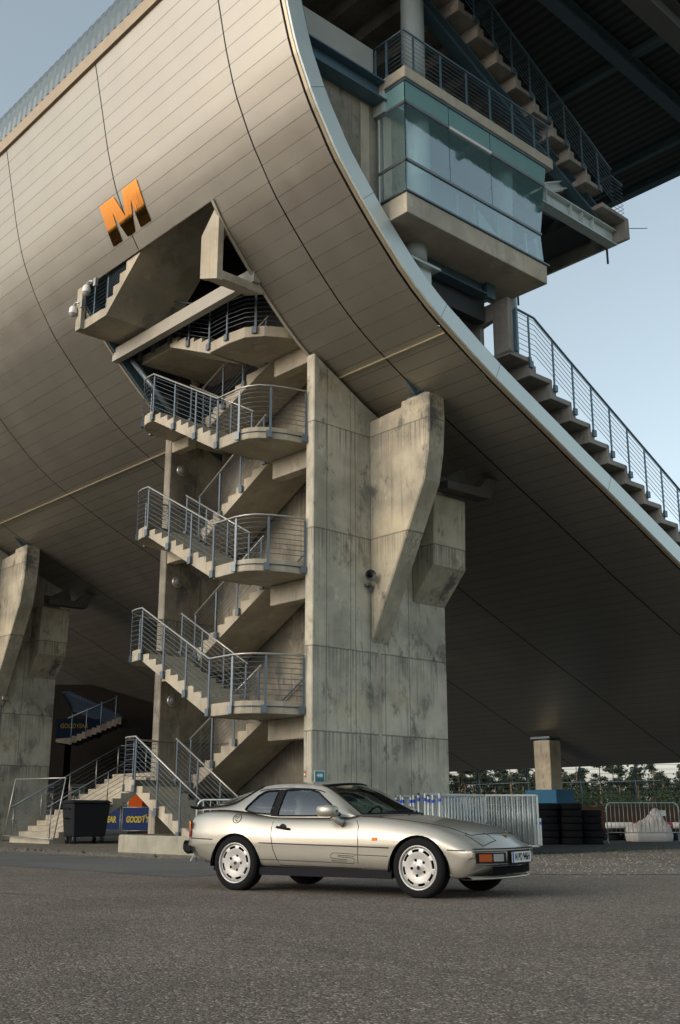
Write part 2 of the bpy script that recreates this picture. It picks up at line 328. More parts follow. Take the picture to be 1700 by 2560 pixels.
for i in range(len(PROF)-1):
    for j in range(len(ls)-1):
        if LH0-.01<=ls[j]<LH1-.01 and IT<=i<IB: continue
        f=bm.faces.new([hv(i,j),hv(i,j+1),hv(i+1,j+1),hv(i+1,j)]); f.smooth=True
        for lp,(a,c) in zip(f.loops,((i,j),(i,j+1),(i+1,j+1),(i+1,j))): lp[uvl].uv=(ls[c]-16.6+5.02*10,arc[a])
bmesh.ops.recalc_face_normals(bm,faces=bm.faces); bm.to_mesh(me); bm.free(); me.materials.append(M['hull'])
hull=bpy.data.objects.new('hull_cladding',me); col.objects.link(hull); hull.parent=gs
# frame round the stair opening (return of the cladding)
def strip(b,i0,i1,l0,l1,o0,o1):
    """bar following the hull between profile indices, thickness o0..o1 outward, l0..l1"""
    for i in range(i0,i1):
        p0,p1,q0,q1=hull_pt(i,o0),hull_pt(i+1,o0),hull_pt(i,o1),hull_pt(i+1,o1)
        P=[(p0.x,l0,p0.y),(p1.x,l0,p1.y),(q1.x,l0,q1.y),(q0.x,l0,q0.y),(p0.x,l1,p0.y),(p1.x,l1,p1.y),(q1.x,l1,q1.y),(q0.x,l1,q0.y)]
        b.add(P,[(0,1,2,3),(7,6,5,4),(0,4,5,1),(1,5,6,2),(2,6,7,3),(3,7,4,0)])
for la,lb in ((LH0,LH0+.10),(LH1-.10,LH1)):
    b=MB(); strip(b,IT,IB,la,lb,-.35,.02); b.build('opening_frame',M['steel_dark'],gs)
trimm=plain('beige_edge_trim',(.42,.37,.28),.45,.3)
for la,lb in ((LH0-.012,LH0+.06),(LH1-.02,LH1+.05)):
    b=MB(); strip(b,IT,IB,la,lb,.021,.05); b.build('opening_trim',trimm,gs)
# gold light line on the belly and the gold border under the corrugated top
b=MB()
def goldline(l0,l1):
    p=Vector((16.53,11.20)); d=Vector((.81,-.42)).normalized(); n=Vector((-.46,-.89))
    P=[p,p+d*.022,p+d*.022+n*.04,p+n*.04]; b.prism([(q.x,q.y) for q in P],l0,l1,'y')
goldline(14.72,LH0-.02); goldline(LH1+.05,LE)
b.build('belly_trim_line',M['gold'],gs)
b=MB(); b.prism([(11.2,19.4),(11.12,19.40),(11.1,19.76),(11.3,19.8),(11.4,19.4)],14.72,LE,'y'); b.build('upper_border',plain('copper_toned_border',(.40,.31,.20),.4,.5),gs)
# corrugated upper skin: real ribs
CP=[(11.13,19.76),(11.17,20.2),(11.26,20.7),(11.42,21.12),(11.7,21.5),(12.2,21.85),(13,22.15),(14.5,22.4)]
rows=[]
nl=int((58-14.72)/.079)
for i,(u,z) in enumerate(CP):
    row=[]
    d=Vector(CP[min(i+1,len(CP)-1)])-Vector(CP[max(0,i-1)]); n=Vector((-d.y,d.x)).normalized()
    if n.x>0: n=-n
    if i>4: n=Vector((-.3,.95))
    for k in range(nl+1):
        off=(.0,.045,.045,.0)[k%4]
        row.append((u+n.x*off,14.72+k*.079,z+n.y*off))
    rows.append(row)
b=MB(); b.grid(rows,False); b.build('corrugated_skin',M['corr'],gs)
# end fascia: black gap, warm trim, pale band
b=MB(); strip(b,0,len(PROF)-1,14.66,14.72,-.06,-.02); b.build('edge_gap',M['black'],gs)
b=MB(); strip(b,0,len(PROF)-1,14.56,14.64,-.05,.02); b.build('edge_trim',M['gold'],gs)
b=MB(); strip(b,0,len(PROF)-1,14.50,14.56,-.42,.0); b.build('fascia_band',M['fascia'],gs)
b=MB(); strip(b,0,IB,14.56,14.60,-.50,-.42); b.build('fascia_flange',M['bluesteel'],gs)
# joints in the fascia band
for k in (9,15,21,24,28,31):
    b=MB(); p,q=hull_pt(k,-.42),hull_pt(k,.0); d=Vector((q.y-p.y,p.x-q.x)).normalized()*.006
    b.add([(p.x-d.x,14.498,p.y-d.y),(p.x+d.x,14.498,p.y+d.y),(q.x+d.x,14.498,q.y+d.y),(q.x-d.x,14.498,q.y-d.y)],[(0,1,2,3)])
    b.build('fascia_joint',M['steel_dark'],gs)
# lower tier: stepped precast seating units, each row its own projecting end
def seating(name,u0,z0,n,tread,rise,l0,l1,first_label=None):
    """row k: bottom edge runs from (u,z) to (u+tread,z)"""
    for k in range(n):
        u=u0+k*tread; z=z0-k*rise
        b=MB()
        # L shaped unit: riser wall with nib, slab
        b.prism([(u,z),(u+tread+.06,z),(u+tread+.06,z+.13),(u+.24,z+.13),(u+.24,z+.30),(u+.10,z+.30),(u+.10,z+rise+.12),(u,z+rise+.12)],l0,l1,'y')
        b.build('seating_step',M['concrete_seat'],gs,bevel=.01)
seating('seat',19.41,10.945,15,.757,.381,14.6,LE)
# raking slab between the cladding and the seating
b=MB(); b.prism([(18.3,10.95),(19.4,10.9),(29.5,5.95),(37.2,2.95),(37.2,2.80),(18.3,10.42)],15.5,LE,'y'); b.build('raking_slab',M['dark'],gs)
# upper tier
seating('seat',13.53,21.87,13,.72,.378,14.5,LE)
tip=MB(); tip.prism([(22.89,16.88),(23.98,16.88),(23.98,16.30),(24.16,16.36),(24.16,17.0),(22.89,17.02)],14.5,LE,'y'); tip.build('tier_edge_beam',M['concrete_seat'],gs,bevel=.015)
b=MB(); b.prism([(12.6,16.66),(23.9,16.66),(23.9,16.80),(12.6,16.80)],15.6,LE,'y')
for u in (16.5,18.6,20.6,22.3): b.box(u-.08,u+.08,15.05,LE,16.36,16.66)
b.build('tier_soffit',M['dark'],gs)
# girder and raker of the end frame (I sections)
def ibeam(b,p,q,l,h,wd=.3,tf=.035,tw=.02):
    """p,q (u,z) of the centre line, web in the u-z plane at l"""
    p,q=Vector(p),Vector(q); d=(q-p).normalized(); n=Vector((-d.y,d.x))
    def quad(c0,c1,t,l0,l1):
        P=[c0-n*t,c1-n*t,c1+n*t,c0+n*t]; b.prism([(x.x,x.y) for x in P],l0,l1,'y')
    quad(p,q,h/2,l-tw/2,l+tw/2)
    for s in (1,-1): quad(p+n*s*h/2,q+n*s*h/2,tf/2,l-wd/2,l+wd/2)
b=MB(); ibeam(b,(19.0,16.47),(23.97,16.47),14.95,.44); 
for u in (20.8,21.9,22.9,22.4): b.box(u-.012,u+.012,14.82,14.94,16.27,16.67)
b.build('end_girder',M['fascia'],gs)
b=MB(); ibeam(b,(13.8,21.0),(23.3,16.86),14.95,.34); b.build('raker_beam',M['bluesteel'],gs)
b=MB(); ibeam(b,(20.6,16.7),(21.9,17.35),15.05,.2,.2); b.build('brace',M['fascia'],gs)
b=MB(); b.cyl((15.85,14.95,12.72),(15.85,14.95,13.2),.29,24); b.build('column',M['whitecol'],gs)
b=MB(); b.cyl((15.95,14.95,16.74),(15.95,14.95,21.5),.28,24); b.build('column',M['whitecol'],gs)
b=MB(); b.cyl((19.5,15.3,11.4),(19.5,15.3,13.5),.27,24); b.build('column',M['whitecol'],gs)
b=MB(); b.box(15.5,16.45,14.7,15.25,12.66,12.72); b.box(15.9,16.3,14.86,14.9,11.75,12.66); b.build('column_base_bracket',M['fascia'],gs)
# end wall, parapet, beam left of the cabin
EW=[(hull_pt(i,-.30).x,hull_pt(i,-.30).y) for i in range(len(PROF)) if 12.3<=PROF[i][1]<=16.45]
b=MB(); b.prism([(14.75,16.3),(14.75,EW[-1][1])]+EW[::-1],14.95,15.2,'y'); b.build('end_wall',M['concrete_wall'],gs)
b=MB(); b.box(14.2,14.46,14.93,14.95,13.4,16.1); b.build('wall_pilaster',M['concrete_stair'],gs)
b=MB(); b.box(12.15,14.62,14.95,15.2,16.72,17.70); b.build('parapet',plain('parapet_render',(.36,.38,.35),.8,bump=.2),gs)
b=MB(); ibeam(b,(12.35,16.42),(14.75,16.42),14.78,.46,.42); b.build('parapet_girder',M['bluesteel'],gs)
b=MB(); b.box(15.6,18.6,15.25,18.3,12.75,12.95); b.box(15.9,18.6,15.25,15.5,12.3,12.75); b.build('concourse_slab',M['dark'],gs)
b=MB(); ibeam(b,(16.15,13.02),(18.45,13.02),15.05,.40,.30); b.box(18.3,18.6,14.9,15.0,12.75,13.15); b.build('floor_beam',M['bluesteel'],gs)
# side wall under the cabin with a slot opening (panel across the row of seats)
pu=18.67
b=MB(); b.prism([(14.6,11.31),(15.08,11.31),(15.08,12.33),(15.47,12.25),(15.47,10.6),(17.8,10.6),(17.8,12.76),(14.6,12.76)],pu,pu+.15,'x')
b.prism([(pu,11.28),(pu+.85,11.28),(pu+.85,11.40),(pu,11.40)],14.6,15.6,'y')
b.build('vomitory_wall',M['concrete_seat'],gs,bevel=.012)

RE=8.6
# roof deck with rafters
b=MB(); b.prism([(12.0,21.55),(28.25,20.62),(28.25,20.9),(12.0,21.85)],RE,LE,'y'); b.build('roof_deck',M['deck'],gs)
b=MB()
b.prism([(28.0,20.45),(28.3,20.45),(28.3,20.95),(28.0,20.95)],RE,LE,'y')
for u in (26.6,22.6,18.4): b.prism([(u,20.38+(28-u)*.057),(u+.18,20.38+(28-u)*.057),(u+.18,20.64+(28-u)*.057),(u,20.64+(28-u)*.057)],RE,LE,'y')
b.build('roof_purlin',M['steel_dark'],gs)
for l in (13.2,23,33): 
    b=MB(); big=l<12
    ibeam(b,(12.2,21.15),(28.0,20.22),l,.5 if big else .4,.35); b.build('roof_rafter',M['steel_dark'],gs)
# the bright rear rafter crossing the top right corner
b=MB(); ibeam(b,(12.3,20.6),(27.9,19.85),11.3,.75,.5); b.build('roof_rafter',plain('grey_painted_rafter',(.12,.13,.135),.6),gs)
# ---- letter M on the cladding (mirror metal, orange tint painted in for the reflected sunset)
m_,t_,b_=mat('sunset_tinted_letter'); b_.inputs['Base Color'].default_value=(.80,.36,.09,1); b_.inputs['Metallic'].default_value=1; b_.inputs['Roughness'].default_value=.05
tcx=t_.nodes.new('ShaderNodeTexCoord'); bpx=t_.nodes.new('ShaderNodeBump'); bpx.inputs['Strength'].default_value=.07; bpx.inputs['Distance'].default_value=.01
t_.links.new(noise(t_,tcx.outputs['Object'],3,4,.6,(1,6,1)),bpx.inputs['Height']); t_.links.new(bpx.outputs[0],b_.inputs['Normal'])
Mpts=[(22.47,16.0),(21.79,16.0),(21.58,15.45),(21.37,16.0),(20.72,16.0),(20.72,15.04),(21.17,15.04),(21.17,15.70),(21.45,15.04),(21.78,15.04),(22.04,15.70),(22.06,15.04),(22.47,15.04)]
aT,aB=arc_of_z(16.0),arc_of_z(15.04); bm=bmesh.new()
vs=[bm.verts.new((l,aB+(z-15.04)/.96*(aT-aB),0)) for l,z in Mpts]; f=bm.faces.new(vs)
bmesh.ops.triangulate(bm,faces=[f])
for k in range(1,12):
    a=aB+(aT-aB)*k/12; bmesh.ops.bisect_plane(bm,geom=bm.verts[:]+bm.edges[:]+bm.faces[:],plane_co=(0,a,0),plane_no=(0,1,0))
for v in bm.verts:
    p=on_hull(v.co.y,.02); v.co=Vector((p.x-14.7,v.co.x-14.7,p.y))
me=bpy.data.meshes.new('letter_m'); bmesh.ops.recalc_face_normals(bm,faces=bm.faces); bm.to_mesh(me); bm.free(); me.materials.append(m_)
for p in me.polygons: p.use_smooth=True
lm=bpy.data.objects.new('wall_letter',me); col.objects.link(lm); lm.parent=gs
# ---- railings
def railing(parent,pts,posts,h=1.02,nb=8,name='railing',matr='galv',z_base=-.30,side=None,barr=.0075,railr=.024,drop=True,rail_mat=None,bars_from=.12):
    """pts: polyline of floor points; posts: list of (segment,fraction)"""
    rg=MB(); P=[Vector(p) for p in pts]
    rg.tube([p+Vector((0,0,h)) for p in P],railr,8)
    hr=rg.build(name,M[rail_mat or matr],parent)
    bb=MB()
    for k in range(nb):
        zz=bars_from+(h-.06-bars_from)*k/(nb-1)-.02*(k==nb-1)
        bb.tube([p+Vector((0,0,zz)) for p in P],barr,4)
    bb.build('rail_bar',M[matr],hr)
    for (si,f) in posts:
        p=P[si].lerp(P[si+1],f); d=(P[si+1]-P[si]); d.z=0; d=d.normalized() if d.length>0 else Vector((1,0,0)); n=Vector((-d.y,d.x,0))
        pb=MB(); a=d*.028; c=n*.011
        zb=z_base if drop else 0
        q=[p-a-c,p+a-c,p+a+c,p-a+c]
        pb.add([x+Vector((0,0,zb)) for x in q]+[x+Vector((0,0,h-.07)) for x in q]+[p+Vector((0,0,h-.005))],[(3,2,1,0),(0,1,5,4),(1,2,6,5),(2,3,7,6),(3,0,4,7),(4,5,8),(5,6,8),(6,7,8),(7,4,8)])
        if drop:
            a2=d*.075; 
            for sgn in (1,):
                q=[p-a-n*.03,p+a2*1.3-n*.03,p+a2*1.3+n*.03,p-a+n*.03]
                pb.add([x+Vector((0,0,zb)) for x in q]+[x+Vector((0,0,zb+.17)) for x in q],[(3,2,1,0),(4,5,6,7),(0,1,5,4),(1,2,6,5),(2,3,7,6),(3,0,4,7)])
        pb.build('post',M[matr],hr)
    return hr
# lower tier side railing
zf=lambda u: 10.80+.13-(u-18.6)*.5035
pts=[(18.9,14.57,11.40),(19.62,14.57,11.37),(20.90,14.57,10.70)]+[(20.90+.757*14,14.57,10.70-.381*14)]
railing(gs,pts,[(0,.68),(1,.54)]+[(2,((k-1)*.757+.18)/(14*.757)) for k in range(1,13)],matr='bluesteel',z_base=-.24,name='seating_rail',barr=.009,railr=.03,h=1.12)
b=MB(); b.box(18.86,18.93,14.52,14.62,11.40,12.5); b.build('rail_end_post',M['bluesteel'],gs)
pts=[(13.53+.72*k+.5,14.47,21.87-.378*k+.14) for k in (0,13)]
railing(gs,pts,[(0,(k+.1)/13) for k in range(0,13)],matr='bluesteel',z_base=-.16,name='tier_rail',barr=.009,railr=.03,h=1.12)
b=MB(); 
for k in range(8): 
    z=17.1+.12*k; b.tube([(23.4,14.5,z),(23.95,14.5,z),(24.02,15.6,z)],.009,4)
b.tube([(23.4,14.5,18.05),(23.95,14.5,18.0),(24.05,15.6,18.0)],.024,6); b.build('tier_rail_return',M['bluesteel'],gs)
b=MB(); b.tube([(24.16,14.5,16.7),(24.6,14.2,16.75)],.012,4); b.tube([(24.05,15.2,16.35),(24.05,15.2,15.85)],.035,6); b.tube([(24.05,18.4,16.35),(24.05,18.4,15.75)],.035,6); b.build('drip_pipe',M['steel_dark'],gs)
# ================================================================ GLAZED CABIN
cb=ulroot('glazed_cabin','glazed commentary cabin with teal glass on a concrete slab, projecting beside the curved fascia','cabin',17,14.4,13.1)
b=MB(); b.prism([(14.65,13.13),(19.47,13.13),(19.49,13.62),(14.65,13.62)],14.0,15.6,'y'); b.build('floor_slab',concrete('cabin_slab_concrete',(.50,.46,.37),(.36,.335,.27),.2,.25),cb,bevel=.012)
b=MB(); b.box(14.6,19.56,13.96,15.6,13.622,13.66); b.build('sill',M['galv'],cb)
b=MB(); b.box(14.62,19.95,13.97,15.6,16.46,16.74); b.build('roof_slab',concrete('cabin_roof_concrete',(.50,.46,.37),(.36,.335,.27),.2,.25),cb,bevel=.012)
b=MB(); b.box(14.66,19.75,14.0,15.5,16.40,16.455); b.build('roof_edge',M['steel_dark'],cb)
def pane(b,P,th=.012):
    b.add(P,[(0,1,2,3)])
# glass: long side (l=14.03), left end (u=14.68), raking right end
u_end=lambda z:19.34+(z-14.4)*.18 if z>14.4 else 19.34+(14.4-z)*.10
SPN=plain('teal_spandrel_glass',(.20,.36,.36),.12,0,noise=.06,spec=.8)
for (z0,z1,us) in ((13.66,14.40,(14.68,19.3)),(14.46,15.83,(14.68,16.1,17.55,19.3)),(15.90,16.40,(14.68,16.1,17.55,19.3))):
    for k in range(len(us)-1):
        a,c=us[k]+.008,us[k+1]-.008; g=MB(); last=k==len(us)-2
        g.add([(a,14.03,z0),(u_end(z0) if last else c,14.03,z0),(u_end(z1) if last else c,14.03,z1),(a,14.03,z1)],[(0,1,2,3)]); g.build('window_pane' if z0<15.85 else 'glass_spandrel',M['boxglass'] if z0<15.85 else SPN,cb,recalc=False)
    g=MB(); g.add([(14.68,14.05,z0),(14.68,14.85,z0),(14.68,14.85,z1),(14.68,14.05,z1)],[(0,1,2,3)]); g.build('window_pane' if z0<15.85 else 'glass_spandrel',M['boxglass'] if z0<15.85 else SPN,cb,recalc=False)
    g=MB(); g.add([(u_end(z0),14.05,z0),(u_end(z0),15.5,z0),(u_end(z1),15.5,z1),(u_end(z1),14.05,z1)],[(0,1,2,3)]); g.build('window_pane' if z0<15.85 else 'glass_spandrel',M['boxglass'] if z0<15.85 else SPN,cb,recalc=False)
b=MB(); b.box(14.66,19.36,14.0,14.05,14.40,14.46); b.box(14.66,14.71,14.0,14.9,14.40,14.46); b.box(14.66,16.1,14.0,14.05,15.83,15.90); b.box(17.55,19.6,14.0,14.05,15.83,15.90); b.box(14.66,14.71,14.0,14.9,15.83,15.90); b.build('window_rail',plain('brushed_window_rail',(.20,.22,.23),.4,.6),cb)
b=MB(); b.box(16.1,17.55,13.99,14.05,15.83,15.90); b.build('pale_window_rail',M['white'],cb)
b=MB(); b.box(14.66,14.70,14.84,14.88,13.66,15.9); b.build('corner_post',M['galv_light'],cb)
b=MB(); b.box(14.62,14.75,14.62,14.95,15.90,16.46); b.build('end_panel',M['fascia'],cb)
b=MB(); b.cyl((15.5,14.42,13.66),(15.5,14.42,16.35),.25,24); b.build('inner_column',M['white'],cb)
b=MB(); b.cyl((18.3,14.42,13.66),(18.5,14.42,16.35),.25,24); b.build('inner_column',M['white'],cb)
b=MB(); b.box(14.75,19.6,15.55,15.6,13.66,16.4); b.build('rear_wall',plain('cabin_inner_wall',(.34,.46,.48),.7),cb)
b=MB(); b.box(14.75,19.2,14.95,15.5,16.30,16.39); b.build('ceiling',plain('cabin_ceiling',(.5,.52,.5),.7),cb)
b=MB()
for u in (16.6,17.2,18.05,19.1): b.box(u,u+.06,14.3,14.36,13.66,14.5)
b.add([(17.25,14.2,13.7),(17.95,14.2,13.7),(17.95,14.22,13.9),(17.25,14.22,14.35)],[(0,1,2,3)])
b.build('desk_panel',M['white'],cb)
# slab joint lines + rust streaks are part of the concrete; railing on the roof
rl=railing(cb,[(14.66,14.94,16.74),(14.66,14.03,16.74),(19.93,14.03,16.74)],[(0,.03),(0,.42),(1,.06),(1,.23),(1,.40),(1,.56),(1,.72),(1,.88),(1,.985)],matr='bluesteel',z_base=-.12,name='roof_railing',h=.98,barr=.008,railr=.026)
# ================================================================ CONCRETE PIERS
def pier(l_off,label):
    pr=ulroot('concrete_pier',label,'pier',15.7,18.3+l_off,0,'concrete piers carrying the grandstand')
    L=lambda l:l+l_off
    z0=.0
    b=MB(); b.prism([(15.7,z0),(20.13,z0),(20.13,9.46),(18.67,10.10),(17.3,10.72),(16.53,11.14),(15.9,11.48),(15.7,11.60)],L(18.17),L(18.45),'y')
    b.build('wall',M['concrete_pier'],pr,bevel=.02)
    # tapered front fin
    F=[(18.172,4.76),(18.172,10.28),(17.08,10.36),(17.07,10.50),(16.16,10.50),(16.15,9.88),(16.22,9.05),(16.36,8.38)]
    b=MB(); b.prism([(L(l),z) for l,z in F],17.52,18.08,'x'); b.build('fin',M['concrete_fin'],pr,bevel=.03)
    b=MB(); b.prism([(L(18.172),5.9),(L(17.42),6.75),(L(17.36),8.55),(L(18.172),8.62)],18.95,20.12,'x'); b.build('fin',M['concrete_fin'],pr,bevel=.03)
    b=MB(); b.box(17.60,17.98,L(16.30),L(16.95),10.51,10.56); b.prism([(L(16.62),10.55),(L(16.58),10.55),(L(16.45),10.86),(L(16.75),10.86)],17.6,17.75,'x'); b.prism([(17.5,10.56),(17.95,10.56),(17.75,10.60),(17.35,10.78),(17.2,10.82)],L(16.58),L(16.64),'y'); b.build('bearing',M['steel_dark'],pr)
    b=MB(); b.prism([(18.95,8.60),(20.1,8.60),(20.1,8.72),(19.9,9.35),(19.2,8.95),(18.9,8.95)],L(17.2),L(17.25),'y'); b.prism([(19.0,8.60),(20.6,8.62),(20.9,9.18),(20.55,9.18),(20.2,8.85),(19.0,8.8)],L(16.95),L(17.35),'y'); b.build('bearing',M['rust_steel'],pr)
    # pale joint batten and tie holes
    b=MB(); b.box(17.74,17.84,L(18.158),L(18.168),0,4.78); b.build('joint_batten',M['concrete_stair'],pr)
    b=MB()
    for u in (16.12,16.98,18.2,19.0,19.95):
        for z in (1.6,3.3,4.2): b.lathe([(0,0),(.013,.001),(.02,.006)],(u,L(18.168),z+.06*math.sin(u*7)),(0,-1,0),10)
    b.build('tie_hole',M['galv_light'],pr)
    return pr
pr1=pier(0,'grey concrete pier with a flaring fin, right of the open staircase and behind the car')
pr2=pier(20.3,'shaded concrete pier with a flaring fin at the left edge, behind the leaning mesh fence')
# far column with the blue base
fc=ulroot('support_column','square concrete column with a blue painted base, standing among the tyres','column',34.2,25.9,0)
b=MB(); b.box(33.9,34.6,25.5,26.25,1.78,3.62); b.build('shaft',M['concrete_fin'],fc,bevel=.02)
b=MB(); b.box(33.7,34.8,25.15,26.6,0,1.8); b.build('blue_base',plain('blue_painted_concrete',(.008,.10,.20),.7,bump=.3),fc,bevel=.02)
b=MB(); b.box(33.85,34.65,25.45,26.35,3.68,3.76); b.box(34.0,34.5,25.7,26.1,3.60,3.70); b.build('bearing_plate',M['galv'],fc)
# ================================================================ STAIR TOWER
st=ulroot('stair_tower','open concrete staircase zigzagging up in front of the pier, with grey steel railings','staircase',14.5,21,0)
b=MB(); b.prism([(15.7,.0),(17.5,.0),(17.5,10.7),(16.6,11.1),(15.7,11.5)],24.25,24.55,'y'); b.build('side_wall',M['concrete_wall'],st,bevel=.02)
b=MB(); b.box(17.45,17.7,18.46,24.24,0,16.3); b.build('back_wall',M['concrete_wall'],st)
b=MB(); b.box(17.2,17.44,18.46,18.9,11.6,16.4); b.box(15.9,17.4,24.3,24.5,11.6,16.5); b.box(13.2,17.4,18.46,24.6,16.5,16.7); b.box(17.0,17.4,18.46,24.6,12.6,16.5); b.box(17.71,17.9,24.25,24.9,10.9,16.5); b.box(15.4,17.7,24.68,24.9,12.3,16.5); b.build('shaft_light_block',M['dark'],st)  # dark plates added to stop sky light leaking into the shaft
def flight(u0,u1,l0,z0,l1,z1,n,t=.30):
    b=MB(); r=(z1-z0)/n; dl=(l1-l0)/(n-1); P=[]
    z=z0; l=l0
    P.append((l0,z0-t)); P.append((l0,z0))
    for k in range(n):
        z=z0+(k+1)*r; P.append((l,z))
        if k<n-1: l=l0+(k+1)*dl; P.append((l,z))
    P.append((l1,z1-t))
    b.prism(P,u0,u1,'x'); o=b.build('flight',M['concrete_stair'],st); return o
RL=[(14.4,20.2),(14.4,19.35),(14.46,19.1),(14.6,18.9),(14.85,18.72),(15.2,18.57),(15.7,18.47),(17.44,18.47),(17.44,20.2)]
LL=[(14.4,23.15),(17.44,23.15),(17.44,24.24),(15.6,24.24),(15.2,24.22),(14.85,24.12),(14.6,23.92),(14.45,23.68),(14.4,23.45)]
def landing(poly,z,t=.28):
    b=MB(); b.prism(poly,z-t,z,'z'); b.build('landing',M['concrete_stair'],st,bevel=.012)
ZF=[.11,3.28,6.46,9.63]; H=1.585
sl=(23.15-20.2)
def slab_edge(z):   # pale upstand line on the curved edge
    b=MB(); P=[Vector((u-.012,l-.012,z-.02)) for u,l in RL[1:7]]; b.tube([p-Vector((0,0,.10)) for p in P],.012,4); b.build('edge_rail',M['galv'],st)
for k,z in enumerate(ZF):
    if k>0: landing(RL,z); slab_edge(z)
    zt=z+(H if k<3 else 1.57)
    flight(14.4,15.5,20.2,z,23.15,zt,10)
    landing(LL,zt)
    zn=z+2*H if k<3 else 12.35
    n=10 if k<3 else 7
    flight(15.95,17.38,23.15,zt,20.2,zn,n)
    # stub beams from the walls
    b=MB(); b.box(15.93,16.25,18.46,20.0,zn-.76,zn-.285); b.build('stub_beam',M['concrete_stair'],st,bevel=.012)
    b=MB(); b.box(15.72,16.0,23.45,24.24,zt-.62,zt-.285); b.build('stub_beam',M['concrete_stair'],st,bevel=.012)
    # outer railing
    o=.05
    right=[(15.66,18.44-o),(15.2,18.57-o),(14.83,18.72-o),(14.56,18.88-.04),(14.42,19.08),(14.4-o,19.35),(14.4-o,20.2)]
    left=[(14.4-o,23.15),(14.4-o,23.45),(14.41,23.70),(14.57,23.96),(14.84,24.17),(15.2,24.28),(15.68,24.30)]
    pts=([(u,l,z) for u,l in right] if k>0 else [(14.4-o,20.25,z)])+[(u,l,zt) for u,l in left]
    i0=len(right)-1 if k>0 else 0
    posts=([(0,.03),(2,.1),(4,.9),(i0-1,.97)] if k>0 else [])+[(i0,f) for f in (.31,.64,.985)]+[(i0+3,.5),(i0+5,.4)]
    if k==0: posts=[(0,.0)]+[(a,b) for a,b in posts if a<len(pts)-1]
    railing(st,pts,posts,name='railing',z_base=-.27,rail_mat='galv_light')
    # inner railing of the front flight and of the back flight
    pin=[(15.53,20.3,z),(15.53,23.15,zt)]
    railing(st,pin,[(0,.02),(0,.33),(0,.66),(0,.98)],name='inner_railing',z_base=-.1,rail_mat='galv_light')
    pb=[(15.90,23.1,zt),(15.90,20.25,zn)]
    railing(st,pb,[(0,.02),(0,.33),(0,.64),(0,.97)],name='inner_railing',z_base=-.25,rail_mat='galv_light')
    b=MB(); b.tube([(17.36,23.0,zt+.95),(17.36,20.2,zn+.95)],.022,6); b.build('wall_handrail',M['steel_dark'],st)
# top landing inside the cladding opening
TL=[(15.0,20.6),(15.0,19.9),(15.1,19.3),(15.4,18.9),(15.9,18.6),(16.3,18.47),(17.44,18.47),(17.44,20.6)]
z=12.35; 
b=MB(); b.prism([(u-.55,l+.15) for u,l in TL[:6]]+TL[6:],z-.28,z,'z'); b.build('landing',M['concrete_stair'],st,bevel=.012)
flight(14.45,15.5,20.75,z,22.6,z+.8,6); b=MB(); b.box(14.6,17.4,22.6,24.2,z+.55,z+.8); b.build('landing',M['concrete_stair'],st)
pts=[(15.7,18.66,z),(15.3,18.75,z),(14.85,19.0,z),(14.53,19.4,z),(14.42,20.0,z),(14.42,20.75,z),(14.42,22.6,z+.8),(14.42,24.1,z+.8)]
railing(st,pts,[(0,.4),(2,.5),(4,.0),(5,.0),(5,.97),(5,.5),(6,.5),(6,.95)],name='railing',z_base=-.2)
# upper flight that comes forward out of the opening, with the camera landing
b=MB(); b.prism([(24.62,13.46),(23.35,13.46),(23.2,13.46),(19.2,16.5),(19.2,17.0),(19.6,17.0)]+[p for k in range(12) for p in ((19.9+.3*k,16.62-.245*k),(19.9+.3*k+.0,16.62-.245*(k+1)))]+[(23.5,13.72),(24.62,13.72)],12.83,14.75,'x')
b.build('upper_flight',M['concrete_stair'],st)
b=MB(); b.box(12.72,12.82,24.35,24.62,13.46,14.7); b.build('end_upstand',M['concrete_stair'],st)
railing(st,[(12.9,24.55,13.75),(12.9,23.4,13.75),(12.9,20.0,16.3)],[(0,.1),(0,.5),(1,.03),(1,.33),(1,.64)],name='railing',z_base=-.15,matr='steel_dark',h=1.0)
b=MB(); b.box(13.95,14.15,LH0-.05,LH1+.05,12.96,13.32); b.build('cross_beam',plain('beige_painted_beam',(.36,.34,.28),.5,.2),st)
b=MB(); b.prism([(18.42,14.75),(19.1,14.05),(19.1,12.95),(18.42,12.7)],12.95,13.1,'x'); b.prism([(18.42,12.75),(19.1,12.98),(19.1,13.2),(18.42,12.95)],13.1,14.3,'x'); b.build('corner_bracket',M['concrete_stair'],st)
b=MB(); b.tube([(14.35,24.3,13.0),(15.5,23.6,11.3)],.09,4); b.build('strut',M['galv'],st)
# plinth ring wall
pl=ulroot('plinth_wall','low weathered concrete plinth wall around the foot of the open staircase','low wall',14.3,22,0)
po=[(14.12,18.6),(14.12,23.1),(14.2,23.45),(14.42,23.75),(14.8,23.95),(15.4,24.0),(17.6,24.0)]; pi_=[(u+.2 if i<4 else u+.05,l-.02-(.18 if i>2 else 0)) for i,(u,l) in enumerate(po)]
b=MB(); b.prism(po+pi_[::-1],0,.42,'z'); b.build('wall',M['concrete_kerb'],pl,bevel=.03)
